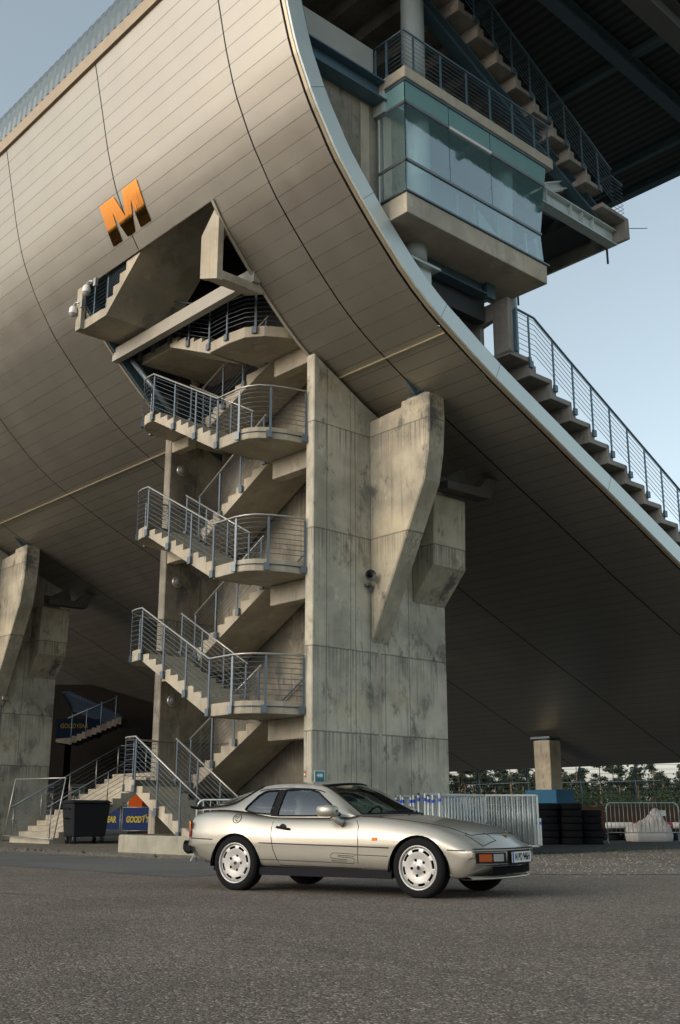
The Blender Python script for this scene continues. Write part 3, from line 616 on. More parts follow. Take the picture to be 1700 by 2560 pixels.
# ================================================================ LIGHTS, CAMERAS, SPEAKER, SIGN
def bulkhead(z,label,u=16.05,ln=.3):
    r=ulroot('wall_lamp',label,'wall lamp',u,24.22,z,'round wall lamps in the stair tower')
    b=MB(); b.lathe([(.0,.0),(.15,.0),(.155,.03),(.15,.07),(.125,.085),(.12,.07)],(u,24.245,z),(0,-1,0),28); b.build('rim',M['galv_light'],r)
    b=MB(); b.lathe([(.12,.07),(.10,.10),(.06,.12),(0,.13)],(u,24.245,z),(0,-1,0),24); b.build('lens',plain('opal_lens',(.20,.20,.19),.3),r)
    b=MB(); b.tube([(u+.12,24.235,z+.1),(u+.12,24.235,z+.1+ln)],.010,5); b.build('conduit',M['galv'],r)
    return r
bulkhead(10.12,'round bulkhead lamp on the shaft wall above the topmost full railing'); bulkhead(12.9-3.17*0-.0,'round bulkhead lamp high in the dark opening of the cladding',u=16.4)
bulkhead(6.95,'round bulkhead lamp on the left wall between the second and third landings from the ground'); bulkhead(3.76,'round bulkhead lamp on the left wall just above the lowest curved landing')
def dome_cam(u,l,z,label):
    r=ulroot('security_camera',label,'camera',u,l,z,'dome cameras at the cladding opening')
    b=MB(); b.box(u+.02,u+.10,l-.42,l-.30,z+.02,z+.24); b.tube([(u+.05,l-.32,z+.16),(u,l-.16,z+.22),(u,l-.02,z+.20),(u,l,z+.12)],.03,8); b.build('bracket',M['galv_light'],r)
    b=MB(); b.lathe([(0,.16),(.07,.15),(.10,.10),(.11,0),(.105,-.05)],(u,l,z),(0,0,1),20); b.build('housing',M['white'],r)
    b=MB(); b.lathe([(.10,-.05),(.085,-.10),(.05,-.14),(0,-.15)],(u,l,z),(0,0,1),20); b.build('dome',plain('camera_dome',(.3,.3,.3),.15),r)
dome_cam(12.62,23.95,14.38,'upper of two white dome cameras beside the stair opening'); dome_cam(12.62,24.62,14.0,'lower of two white dome cameras beside the stair opening')
sp=ulroot('horn_loudspeaker','small grey horn loudspeaker on the pier wall, in the corner beside the fin','loudspeaker',17.3,18.0,6.3)
ax=Vector((-.5,-.85,-.1)).normalized(); o_=Vector((17.32,18.0,6.32))
b=MB(); b.lathe([(.0,-.14),(.05,-.14),(.06,-.02),(.08,.05),(.128,.12),(.133,.13),(.12,.12),(.07,.04),(.04,.0)],o_,ax,24); b.build('horn',plain('grey_horn_plastic',(.075,.08,.08),.5),sp)
b=MB(); b.lathe([(0,.09),(.03,.08),(.035,.02)],o_,ax,12); b.build('driver',M['black'],sp)
b=MB(); b.box(17.30,17.42,18.02,18.165,6.08,6.14); b.box(17.40,17.46,18.05,18.1,5.95,6.12); b.tube([(17.47,18.14,6.1),(17.47,18.14,.2)],.008,4); b.build('bracket',M['galv'],sp)
sg=ulroot('direction_sign','small teal direction sign with a white arrow on the pier, just above the car roof','sign',15.9,18.15,1.65)
teal=plain('teal_sign_face',(.012,.22,.27),.35); 
b=MB(); b.box(15.77,16.07,18.150,18.166,1.50,1.80); b.build('board',M['white'],sg)
b=MB(); b.box(15.785,16.055,18.146,18.149,1.515,1.785); b.build('face',teal,sg)
b=MB(); P=[(15.82,1.70),(15.89,1.745),(15.885,1.72),(15.93,1.735),(16.0,1.735),(16.0,1.67),(15.93,1.665),(15.885,1.68),(15.89,1.655)]; b.prism(P,18.142,18.1455,'y'); b.build('arrow',M['white'],sg)
b=MB()
for z in (1.615,1.585): b.box(15.81,16.03,18.143,18.1455,z,z+.012)
b.build('text_line',plain('dark_sign_text',(.01,.06,.08),.5),sg)
sk=ulroot('warning_sticker','small faded sticker low on the narrow edge of the pier','sticker',15.695,18.3,1.7); b=MB(); b.box(15.688,15.698,18.34,18.41,1.66,1.80); b.build('sticker_face',plain('sticker_brown',(.30,.12,.07),.6),sk); b=MB(); b.box(15.684,15.688,18.36,18.40,1.70,1.74); b.build('sticker_mark',M['white'],sk)
# ================================================================ CAR
from mathutils.bvhtree import BVHTree
CARG=math.atan2(-.5277,.8494)
car=root('parked_car','champagne silver two-door coupe with white slotted wheels parked in front of the pier','car',(1.240,12.976,0),CARG)
def paintmat():
    m,t,b=mat('champagne_metallic_paint'); tc=t.nodes.new('ShaderNodeTexCoord'); v=tc.outputs['Object']
    fl=t.nodes.new('ShaderNodeTexVoronoi'); fl.inputs['Scale'].default_value=900; t.links.new(v,fl.inputs['Vector'])
    sp_=t.nodes.new('ShaderNodeSeparateColor'); t.links.new(fl.outputs['Color'],sp_.inputs[0])
    c=mixc(t,sp_.outputs[0],(.33,.322,.272),(.42,.405,.345))
    # road dust low on the body
    s3=t.nodes.new('ShaderNodeSeparateXYZ'); t.links.new(v,s3.inputs[0])
    dn=math_n(t,'MULTIPLY',ramp(t,s3.outputs[2],.20,.48,1.,0.),ramp(t,noise(t,v,5,5,.7),.35,.7))
    c=mixc(t,math_n(t,'MULTIPLY',dn,.45),c,(.22,.19,.15)); t.links.new(c,b.inputs['Base Color'])
    b.inputs['Metallic'].default_value=.55; b.inputs['Coat Weight'].default_value=.8; b.inputs['Coat Roughness'].default_value=.05
    t.links.new(math_n(t,'ADD',.34,math_n(t,'MULTIPLY',noise(t,v,3,4),.10)),b.inputs['Roughness'])
    return m
PA=paintmat(); RUB=plain('black_rubber_trim',(.012,.012,.014),.7,noise=.2,spec=.12); TYR=plain('tyre_rubber',(.013,.013,.014),.9,spec=.12,bump=.4,bscale=60,noise=.3)
LINE=plain('panel_gap_dark',(.02,.02,.025),.6,spec=.1); RIM=plain('white_alloy_paint',(.43,.43,.41),.35,.25,noise=.06,coat=.4); HOLE=plain('wheel_slot_shadow',(.01,.01,.012),.9,spec=.05); CHR=plain('silver_trim',(.50,.50,.47),.25,.9)
CG=glassmat('car_window_glass',(.60,.70,.68),.07,.01)
def catm(pts,n):
    """Catmull-Rom through tuples; n samples per span"""
    out=[]; m=len(pts)
    for i in range(m-1):
        p0=pts[max(0,i-1)]; p1=pts[i]; p2=pts[i+1]; p3=pts[min(m-1,i+2)]
        for k in range(n):
            t=k/n; t2=t*t; t3=t2*t
            out.append(tuple(.5*((2*b)+(-a+c)*t+(2*a-5*b+4*c-d)*t2+(-a+3*b-3*c+d)*t3) for a,b,c,d in zip(p0,p1,p2,p3)))
    out.append(tuple(pts[-1])); return out
def tab(T,s):
    if s<=T[0][0]: return T[0][1]
    for (a,x),(b,y) in zip(T,T[1:]):
        if a<=s<=b:
            f=(s-a)/(b-a); return x+(y-x)*f
    return T[-1][1]
def smoothtab(T): 
    P=catm(T,8); return [(p[0],p[1]) for p in P]
TW=smoothtab([(-3.33,.74),(-3.25,.79),(-3.05,.825),(-2.7,.845),(-2.4,.85),(-2.0,.842),(-1.2,.835),(-.6,.837),(0,.85),(.3,.845),(.6,.825),(.78,.81),(.86,.80)])
TZ4=smoothtab([(-3.33,.78),(-3.24,.865),(-3.0,.905),(-2.6,.905),(-2.3,.875),(-1.95,.845),(-1.0,.835),(-.75,.845),(-.4,.825),(-.07,.785),(.2,.745),(.42,.695),(.62,.625),(.76,.557),(.86,.513)])
TZ6=smoothtab([(-3.33,.80),(-3.26,.90),(-3.0,.93),(-2.4,.90),(-1.5,.86),(-.5,.868),(-.2,.838),(.1,.80),(.4,.752),(.62,.680),(.70,.645),(.78,.585),(.86,.520)])
TZB=smoothtab([(-3.33,.44),(-3.2,.375),(-2.95,.31),(-2.7,.285),(-2.0,.272),(-.6,.262),(.2,.235),(.5,.205),(.68,.22),(.78,.27),(.86,.335)])
TK=[(-3.33,.13),(-2.9,.10),(-2.5,0),(0.0,0),(.30,.02),(.6,.12),(.86,.20)]
def section(s):
    W,z4,z6,zb=tab(TW,s),tab(TZ4,s),tab(TZ6,s),tab(TZB,s)
    zc=min(.555,(z4+zb)/2+.06); h=z4-zc
    key=[(0,zb+.03),(W-.30,zb+.02),(W-.12,zb+.005),(W-.055,zb+.02),(W-.02,zb+.09),(W-.004,zc-.06),(W,zc),(W-.008,zc+.35*h),(W-.045,zc+.72*h),(W-.085,zc+.91*h),(W-.14,zc+.995*h),(W-.22,z4+(z6-z4)*.25),(W-.42,z4+(z6-z4)*.72),(W*.22,z4+(z6-z4)*.97),(0,z6)]
    return catm(key,4)
ss=[-3.33+.0*0]
s=-3.33
while s<.86-1e-6: ss.append(s); s+=.03 if (s>-2.9 and s<.5) else .02
ss=sorted(set([round(x,3) for x in ss]+[.86]))
rows=[]
for s in ss:
    k=tab(TK,s); W=tab(TW,s); sec=section(s)
    half=[(s+( -k if s>-1 else k)*(abs(y)/.8)**2.2,-y,z) for y,z in sec]
    rows.append(half+[(x,-y,z) for x,y,z in half[::-1][1:-1]])
def cap(row,sgn):
    zs=[p[2] for p in row]; zm=(max(zs)+min(zs))/2; out=[]
    for f,dx in ((.93,.012),(.8,.02),(.55,.024),(.25,.026),(0,.027)):
        out.append([(x+dx*sgn,y*(1-.02*(1-f)),zm+(z-zm)*f) for x,y,z in row])
    return out
rows=cap(rows[0],-1)[::-1]+rows+cap(rows[-1],1)
bm=bmesh.new()
def bmgrid(bm,rows,closed):
    V=[[bm.verts.new(p) for p in r] for r in rows]; n=len(rows[0])
    F=[]
    for i in range(len(rows)-1):
        for j in range(n if closed else n-1):
            try: F.append(bm.faces.new((V[i][j],V[i][(j+1)%n],V[i+1][(j+1)%n],V[i+1][j])))
            except ValueError: pass
    return V,F
V,F=bmgrid(bm,rows,True)
bmesh.ops.remove_doubles(bm,verts=bm.verts,dist=.0004)
bmesh.ops.recalc_face_normals(bm,faces=bm.faces)
for f in bm.faces: f.smooth=True
body_bvh=BVHTree.FromBMesh(bm)
def cut_poly(bm,poly,sel,ax=('x','z')):
    """imprint a convex polygon given in (x,z) (or (x,y)) on the faces chosen by sel; returns the faces inside"""
    n=len(poly); area=sum(poly[i][0]*poly[(i+1)%n][1]-poly[(i+1)%n][0]*poly[i][1] for i in range(n))
    if area<0: poly=poly[::-1]
    xs=[p[0] for p in poly]; zs=[p[1] for p in poly]; m=.08; b_=1 if ax[1]=='y' else 2
    for i in range(n):
        a=poly[i]; c=poly[(i+1)%n]; dx,dz=c[0]-a[0],c[1]-a[1]
        no=Vector((dz,0,-dx)) if b_==2 else Vector((dz,-dx,0)); co=Vector((a[0],0,a[1])) if b_==2 else Vector((a[0],a[1],0))
        fs=[f for f in bm.faces if sel(f) and any(min(xs)-m<v.co.x<max(xs)+m and min(zs)-m<v.co[b_]<max(zs)+m for v in f.verts)]
        g=set(fs)
        for f in fs: g.update(f.edges); g.update(f.verts)
        bmesh.ops.bisect_plane(bm,geom=list(g),plane_co=co,plane_no=no,dist=1e-5)
    def inside(p):
        for i in range(n):
            a=poly[i]; c=poly[(i+1)%n]
            if (c[0]-a[0])*(p[1]-a[1])-(c[1]-a[1])*(p[0]-a[0])<-1e-5: return False
        return True
    return [f for f in bm.faces if sel(f) and inside((f.calc_center_median().x,f.calc_center_median()[b_]))]
AX=[(.045,.292),(-2.425,.300)]; AR=[.368,.362]
for (cx,cz),r in zip(AX,AR):
    poly=[(cx+r*math.cos(2*PI*k/32),cz-.01+r*math.sin(2*PI*k/32)) for k in range(32)]
    for sg in (1,-1):
        fs=cut_poly(bm,poly,lambda f: f.calc_center_median().y*sg>.60)
        bmesh.ops.delete(bm,geom=fs,context='FACES')
# open the top of the body inside the greenhouse
fs=[f for f in bm.faces if (lambda c: c.z>.80 and abs(c.y)<.66 and -3.0<c.x<-.72)(f.calc_center_median())]
bmesh.ops.delete(bm,geom=fs,context='FACES')
me=bpy.data.meshes.new('body'); bm.to_mesh(me); bm.free(); me.materials.append(PA)
body=bpy.data.objects.new('body',me); col.objects.link(body); body.parent=car
for p in me.polygons: p.use_smooth=True
# wheel wells
for (cx,cz),r in zip(AX,AR):
    for sg in (1,-1):
        b=MB(); n=32; P=[[(cx+(r+.004)*math.cos(a),sg*y,cz-.01+(r+.004)*math.sin(a)) for a in [PI*(-.02+1.04*k/n) for k in range(n+1)]] for y in (.835,.80,.50)]
        P+= [[(cx+.02*math.cos(a),sg*.5,cz+.02*math.sin(a)) for a in [PI*(-.02+1.04*k/n) for k in range(n+1)]]]
        b.grid(P); b.build('wheel_well',RUB,body)
b=MB(); b.box(-2.05,-.30,-.66,.66,.19,.27); b.box(-3.0,.5,-.5,.5,.2,.3); b.build('underbody',RUB,body)
b=MB(); b.box(-2.08,-.30,-.80,-.76,.185,.275); b.build('sill',RUB,body); b=MB(); b.box(-2.08,-.30,.76,.80,.185,.275); b.build('sill',RUB,body)
# --- lines on the body by ray casting
def onbody(s,z,side=-1,off=.0,bvh=None):
    h=(bvh or body_bvh).ray_cast(Vector((s,2*side,z)),Vector((0,-side,0)))
    return (h[0]+h[1]*off) if h[0] is not None else Vector((s,.8*side,z))
def line(name,pts,r=.0045,side=-1,closed=False,parent=None,m=None,step=.05,bvh=None,off=0.0):
    P=[]; L=pts+[pts[0]] if closed else pts
    for a,c in zip(L,L[1:]):
        n=max(1,int(math.dist(a,c)/step))
        for k in range(n): P.append(onbody(a[0]+(c[0]-a[0])*k/n,a[1]+(c[1]-a[1])*k/n,side,off,bvh))
    if not closed: P.append(onbody(*L[-1],side,off,bvh))
    b=MB(); b.tube(P,r,5,closed=closed); return b.build(name,m or LINE,parent or body)
door=[(-1.90,.832),(-1.905,.72),(-1.895,.61),(-1.868,.475),(-1.815,.36),(-1.774,.300),(-.722,.289),(-.706,.574),(-.717,.738),(-.755,.80),(-.80,.84)]
for sd_ in (-1,1):
    line('door_gap',door,side=sd_)
    line('rub_strip',[(-3.14,.588),(-2.77,.578)],side=sd_,r=.006); line('rub_strip',[(-2.07,.545),(-.40,.515),(-.31,.512)],side=sd_,r=.006); line('rub_strip',[(.40,.500),(.60,.493)],side=sd_,r=.006)
    line('decal_stripe',[(-2.07,.360),(-1.775,.356),(-1.072,.345)],side=sd_,r=.0035); line('decal_stripe',[(-.76,.432),(-.32,.424)],side=sd_,r=.0035)
    line('seam',[(-.70,.29),(-.70,.262)],side=sd_,r=.003)
S=lambda x,y: (-1.072+(x-1272)/3.136*.00533*1.0, .448-(y-728)/3.136*.00408)
Sp=[(1455,735),(1290,727),(1272,742),(1272,766),(1285,775),(1395,782),(1395,796),(1278,791),(1278,804),(1440,814),(1456,802),(1456,780),(1440,767),(1330,759),(1330,747),(1455,752)]
line('letter_decal',[S(*p) for p in Sp],r=.0035,closed=True,step=.02)
line('letter_decal',[S(*p) for p in Sp],r=.0035,closed=True,step=.02,side=1)
# hood shut lines on the top
def ontop(x,y,off=.001):
    h=body_bvh.ray_cast(Vector((x,y,2)),Vector((0,0,-1))); return h[0]+h[1]*off if h[0] is not None else Vector((x,y,.8))
def topline(name,pts,r=.004,m=None,step=.06):
    P=[]
    for a,c in zip(pts,pts[1:]):
        n=max(1,int(math.dist(a,c)/step)); P+=[ontop(a[0]+(c[0]-a[0])*k/n,a[1]+(c[1]-a[1])*k/n) for k in range(n)]
    P.append(ontop(*pts[-1])); b=MB(); b.tube(P,r,5); b.build(name,m or LINE,body)
topline('hood_gap',[(-.72,-.70),(-.2,-.68),(.2,-.65),(.46,-.60),(.56,-.56),(.64,-.3),(.665,0),(.64,.3),(.56,.56),(.46,.60),(.2,.65),(-.2,.68),(-.72,.70)])
for sg in (1,-1): topline('headlamp_gap',[(.60,sg*.34),(.74,sg*.32),(.715,sg*.60),(.52,sg*.62),(.50,sg*.56)]); 
b=MB(); c_=ontop(.71,0,.004); b.lathe([(0,0),(.03,0),(.034,.004)],c_,(.4,0,1),16); b.build('hood_badge',plain('gold_badge',(.5,.32,.06),.3,.8),body)
for y in (-.22,.1): 
    b=MB(); c_=ontop(-.38,y,0); b.cyl(c_,c_+Vector((0,0,.022)),.012,8); b.build('washer_jet',RUB,body)
# --- greenhouse
CB=[(-.78,.74,.843),(-.92,.758,.836),(-1.10,.765,.832),(-1.35,.77,.832),(-1.65,.77,.833),(-1.9,.77,.838),(-2.15,.765,.872),(-2.4,.76,.908),(-2.65,.745,.922),(-2.9,.72,.922),(-3.15,.68,.915)]
CR=[(-.80,.715,.856),(-1.03,.655,1.005),(-1.25,.60,1.135),(-1.43,.57,1.195),(-1.72,.555,1.216),(-2.0,.555,1.216),(-2.21,.575,1.185),(-2.40,.61,1.085),(-2.60,.645,.985),(-2.88,.655,.952),(-3.14,.64,.938)]
CC=[(-.42,0,.866),(-.77,0,1.035),(-1.06,0,1.175),(-1.26,0,1.232),(-1.66,0,1.258),(-2.03,0,1.254),(-2.31,0,1.228),(-2.62,0,1.182),(-2.9,0,1.112),(-3.12,0,1.035),(-3.31,0,.958)]
nn=8; cb_,cr_,cc_=catm(CB,nn),catm(CR,nn),catm(CC,nn)
NS,NT=8,12; rowsL=[]
for B_,R_,C_ in zip(cb_,cr_,cc_):
    r=[]
    for k in range(NS):
        f=k/NS; bul=.018*math.sin(PI*f)
        r.append(tuple(B_[i]+(R_[i]-B_[i])*f+(bul if i==1 else 0) for i in range(3)))
    for k in range(NT+1):
        f=k/NT; a=f*PI/2; zz=R_[2]+(C_[2]-R_[2])*math.sin(a); yy=R_[1]*(1-f); xx=R_[0]+(C_[0]-R_[0])*(1-(1-f)**2)
        if k==1: zz=R_[2]+(C_[2]-R_[2])*.30*.75
        r.append((xx,yy,zz))
    rowsL.append(r)
bm=bmesh.new(); full=[[(x,-y,z) for x,y,z in r]+[(x,y,z) for x,y,z in r[::-1][1:]] for r in rowsL]
lay=bm.faces.layers.int.new('zone'); V,F=bmgrid(bm,full,False); ncol=len(full[0])-1
for idx,f in enumerate(F):
    i,j=divmod(idx,ncol); jj=min(j,ncol-1-j)
    z=0
    if jj>=NS:
        t_=i/nn
        if t_<3.0-.12 and jj>=NS+1 and t_>=.10: z=1
        elif t_>=6.05 and t_<9.75: z=2
    f[lay]=z; f.smooth=True
bmesh.ops.recalc_face_normals(bm,faces=bm.faces)
gh_bvh=BVHTree.FromBMesh(bm)
WD=[(-1.845,1.152),(-1.62,1.160),(-1.50,1.155),(-1.37,1.122),(-1.16,.990),(-.985,.868),(-1.0,.852),(-1.865,.852)]
WQ=[(-2.345,.925),(-2.325,.965),(-2.22,1.085),(-2.15,1.130),(-2.10,1.143),(-1.945,1.150),(-1.965,.868),(-2.19,.885),(-2.30,.905)]
BP=[(-1.935,1.158),(-1.855,1.158),(-1.875,.845),(-1.958,.85)]
for sg in (-1,1):
    sel=lambda f: f.calc_center_median().y*sg>.3 and f[lay]==0
    for poly,zn in ((WD,3),(WQ,3),(BP,4)):
        for f in cut_poly(bm,poly,sel): f[lay]=zn
def extract(bm,zone,name,m,parent,inset=0.):
    b2=bm.copy(); l2=b2.faces.layers.int['zone']
    bmesh.ops.delete(b2,geom=[f for f in b2.faces if f[l2]!=zone],context='FACES')
    if inset:
        for v in b2.verts: v.co-=v.normal*inset
    me=bpy.data.meshes.new(name); b2.to_mesh(me); b2.free(); me.materials.append(m)
    for p in me.polygons: p.use_smooth=True
    o=bpy.data.objects.new(name,me); col.objects.link(o); o.parent=parent; return o
def split_side(bm,zone,name,m,parent,pred):
    b2=bm.copy(); l2=b2.faces.layers.int['zone']
    bmesh.ops.delete(b2,geom=[f for f in b2.faces if f[l2]!=zone or not pred(f.calc_center_median())],context='FACES')
    for v in b2.verts: v.co-=v.normal*.006
    me=bpy.data.meshes.new(name); b2.to_mesh(me); b2.free(); me.materials.append(m)
    for p in me.polygons: p.use_smooth=True
    o=bpy.data.objects.new(name,me); col.objects.link(o); o.parent=parent; return o
roof=extract(bm,0,'roof',PA,car); extract(bm,1,'windshield',CG,car,.004); hatch=extract(bm,2,'rear_window',CG,car,.004); extract(bm,4,'door_pillar',RUB,roof)
for sg in (-1,1):
    split_side(bm,3,'side_window',CG,car,lambda c:c.y*sg>0 and c.x>-1.9); split_side(bm,3,'side_window',CG,car,lambda c:c.y*sg>0 and c.x<-1.9)
bm.free()
for sg in (-1,1):
    line('window_seal',WD,r=.011,side=sg,closed=True,parent=roof,m=RUB,bvh=gh_bvh,step=.03); line('window_seal',WQ,r=.011,side=sg,closed=True,parent=roof,m=RUB,bvh=gh_bvh,step=.03)
def ghtube(name,idx_pts,r,m=RUB):
    b=MB(); b.tube([Vector(full[i][j])+Vector((0,0,.002)) for i,j in idx_pts],r,6); b.build(name,m,roof)
wj0,wj1=NS+1,ncol-NS-1; i1=int(round((3.0-.12)*nn)); 
ghtube('windshield_seal',[(1,j) for j in range(wj0,wj1+1)],.014); ghtube('windshield_seal',[(i1,j) for j in range(wj0,wj1+1)],.013)
ghtube('windshield_seal',[(i,wj0) for i in range(1,i1+1)],.012); ghtube('windshield_seal',[(i,wj1) for i in range(1,i1+1)],.012)
i2=int(round(6.05*nn))+0; i3=int(round(9.75*nn))
ghtube('hatch_seal',[(i2,j) for j in range(NS,ncol-NS+1)],.012); ghtube('hatch_seal',[(i,NS) for i in range(i2,i3+1)],.013); ghtube('hatch_seal',[(i,ncol-NS) for i in range(i2,i3+1)],.013)
# roof line gutter
ghtube('roof_gutter',[(i,NS-1) for i in range(18,50)],.006); ghtube('roof_gutter',[(i,ncol-NS+1) for i in range(18,50)],.006)
# rear spoiler lip
b=MB(); P=[]
for k in range(17):
    y=-.70+1.4*k/16; x=-3.30+.13*(abs(y)/.8)**2.2
    P.append([(x+.15,y,.945),(x+.02,y,.952),(x-.035,y,.972),(x-.045,y,.965),(x-.02,y,.94),(x+.1,y,.925)])
b.grid(P,True,True); b.build('rear_spoiler',RUB,car)
# --- mirrors, handles, lamps
def mirror(sg):
    b=MB(); o=Vector((-1.03,sg*.93,.905))
    P=[]
    for x,wy,hz_ in ((-.115,.085,.052),(-.105,.095,.064),(-.02,.098,.068),(.06,.088,.060),(.095,.06,.040),(.105,.02,.015)):
        P.append([tuple(o+Vector((x,wy*math.copysign(abs(math.cos(a))**.6,math.cos(a)),hz_*math.copysign(abs(math.sin(a))**.6,math.sin(a))))) for a in [2*PI*k/20 for k in range(20)]])
    b.grid(P,True,True); mr=b.build('mirror',PA,car)
    b=MB(); b.tube([o+Vector((.03,-sg*.03,-.05)),o+Vector((.07,-sg*.10,-.12)),(-.93,sg*.80,.775)],[.045,.04,.05],10); b.build('mirror_foot',PA,mr)
    b=MB(); b.tube([o+Vector((-.113,0,0)),o+Vector((-.119,0,0))],.058,20); b.build('mirror_glass',CHR,mr)
for sg in (-1,1): mirror(sg)
for sg in (-1,1):
    hb=MB(); a=onbody(-1.745,.712,sg); n=Vector((0,sg,0))
    hb.tube([onbody(-1.835,.727,sg)+n*.012,onbody(-1.79,.722,sg)+n*.02,onbody(-1.70,.71,sg)+n*.02,onbody(-1.64,.703,sg)+n*.012],.013,8); hd=hb.build('door_handle',RUB,car)
    hb=MB(); hb.lathe([(0,.002),(.045,.003),(.052,.0)],a,n,20); hb.build('handle_recess',LINE,hd)
    hb=MB(); c_=onbody(-1.835,.727,sg)+n*.022; hb.lathe([(0,.004),(.012,.003),(.013,0)],c_,n,12); hb.build('key_lock',CHR,hd)
    ib=MB(); c_=onbody(-.49,.604,sg); ib.box(c_.x-.034,c_.x+.034,c_.y-.006*1,c_.y+.006,c_.z-.017,c_.z+.017); ib.build('side_indicator',plain('amber_lens',(.75,.20,.02),.2),car,bevel=.004)
# round club badge on the rear quarter
cc0=onbody(-2.43,.80,-1); 
b=MB(); c0=onbody(-2.435,.868,-1); b.tube([onbody(-2.43+.056*math.cos(a),.822+.052*math.sin(a),-1)+Vector((0,-.003,.0)) for a in [2*PI*k/28 for k in range(28)]],.004,5,closed=True); bd=b.build('round_sticker',LINE,car)
b=MB()
for (x0,z0_,x1,z1_) in ((-.025,.02,.03,.035),(-.02,-.02,.03,-.03),(-.03,0,.0,.03),(.0,-.01,.03,.02),(-.02,-.01,.01,-.035)): b.tube([onbody(-2.435+x0,.822+z0_)+Vector((0,-.003,0)),onbody(-2.435+x1,.822+z1_)+Vector((0,-.003,0))],.003,4)
b.build('sticker_print',LINE,bd)
# front end
xn=lambda y:.86-.20*(abs(y)/.8)**2.2+.024
def front_patch(name,y0,y1,z0,z1,off,m,parent,th=.012,n=10,rc=0):
    b=MB(); P=[]
    for k in range(n+1):
        y=y0+(y1-y0)*k/n; x=xn(y)+off
        P.append([(x-th,y,z0),(x,y,z0+.004),(x,y,z1-.004),(x-th,y,z1)])
    b.grid(P,False); return b.build(name,m,parent)
bump=front_patch('front_bumper',-.795,.795,.488,.508,.016,CHR,car,n=30)
front_patch('bumper_gap',-.80,.80,.508,.518,.004,LINE,bump,n=30)
lip=MB(); P=[]
for k in range(31):
    y=-.78+1.56*k/30; x=xn(y)*1.0; P.append([(x-.10,y,.235),(x-.045,y,.218),(x-.035,y,.205),(x-.06,y,.196),(x-.2,y,.20)])
lip.grid(P,True); lip.build('front_spoiler',PA,car)
gr=front_patch('bumper_centre',-.30,.30,.335,.49,.006,RUB,bump,n=12); front_patch('air_intake',-.50,.50,.245,.325,-.035,HOLE,bump,n=16,th=.02)
AMB=plain('amber_lens_front',(.45,.09,.015),.15,coat=.6); CLR=plain('clear_lens',(.55,.56,.55),.12,.5,coat=.6)
for sg in (-1,1):
    y0,y1=sg*.77,sg*.33
    rc=front_patch('lamp_recess',y0,y1,.365,.475,.004,RUB,car); 
    front_patch('indicator_lens',sg*.735,sg*.565,.378,.462,.010,AMB,rc,n=6); front_patch('front_lamp',sg*.545,sg*.38,.378,.462,.010,CLR,rc,n=6)
    front_patch('lamp_frame',sg*.785,sg*.32,.477,.486,.012,CHR,rc); front_patch('lamp_frame',sg*.785,sg*.32,.350,.362,.012,CHR,rc)
# number plate
pl_=front_patch('number_plate',-.26,.26,.362,.474,.0,RUB,car,n=2)
xp=.86+.024+.012; 
b=MB(); b.box(xp,xp+.006,-.262,.262,.362,.474); b.build('plate_base',M['white'],pl_)
b=MB(); b.box(xp+.0061,xp+.008,-.262,-.222,.364,.472); b.build('plate_euro_band',plain('plate_blue',(.01,.06,.35),.4),pl_)
def text(body_,size,parent,m,loc,rot,name='lettering',ext=.0012,bold=0,sx=1,loft=0):
    cu=bpy.data.curves.new('t','FONT'); cu.body=body_; cu.size=size; cu.extrude=ext; cu.align_x='CENTER'; cu.align_y='CENTER'; cu.offset=bold; cu.shear=loft
    o=bpy.data.objects.new('t',cu); col.objects.link(o); dg=bpy.context.evaluated_depsgraph_get(); me=bpy.data.meshes.new_from_object(o.evaluated_get(dg)); bpy.data.objects.remove(o); bpy.data.curves.remove(cu)
    for v in me.vertices: v.co.x*=sx
    me.materials.clear(); me.materials.append(m); me.name=name
    q=bpy.data.objects.new(name,me); col.objects.link(q); q.parent=parent; q.location=loc; q.rotation_euler=rot; return q
text('N PO 946H',.108,pl_,RUB,(xp+.0075,.018,.418),(R(90),0,R(90)),bold=.0015,sx=.78)
b=MB(); b.tube([(xp+.0066,-.135,.425),(xp+.0085,-.135,.425)],.009,12); b.build('plate_seal',RUB,pl_)
# rear lamps, rear bumper
def rearx(y): return -3.33+.13*(abs(y)/.8)**2.2-.02
for sg in (-1,1):
    for nm,z0,z1,c_ in (('tail_lamp',.60,.69,(.45,.01,.015)),('rear_indicator',.695,.79,(.75,.22,.02))):
        b=MB(); P=[]
        for k in range(9):
            f=k/8; y=.40+.385*f; x=rearx(y)-.008+(.06*max(0,f-.75)/.25)
            P.append([(x+.01,sg*y,z0),(x,sg*y,z0+.005),(x,sg*y,z1-.005),(x+.01,sg*y,z1)])
        P.append([(rearx(.8)+.085,sg*(.803+.0),z0+.01),(rearx(.8)+.085,sg*.806,z0+.012),(rearx(.8)+.075,sg*.798,z1-.015),(rearx(.8)+.075,sg*.795,z1-.01)])
        b.grid(P,True); b.build(nm,plain(nm+'_lens',c_,.15,coat=.6),car)
rb=MB(); P=[]
for k in range(31):
    y=-.80+1.6*k/30; x=rearx(y)-.01; e=.05 if abs(y)>.75 else 0
    P.append([(x+.05,y,.40),(x-.03+e*.5,y,.43),(x-.055+e*.6,y,.47),(x-.05+e*.6,y,.535),(x+.0,y,.56),(x+.06,y,.56)])
rb.grid(P,True); rbo=rb.build('rear_bumper',PA,car)
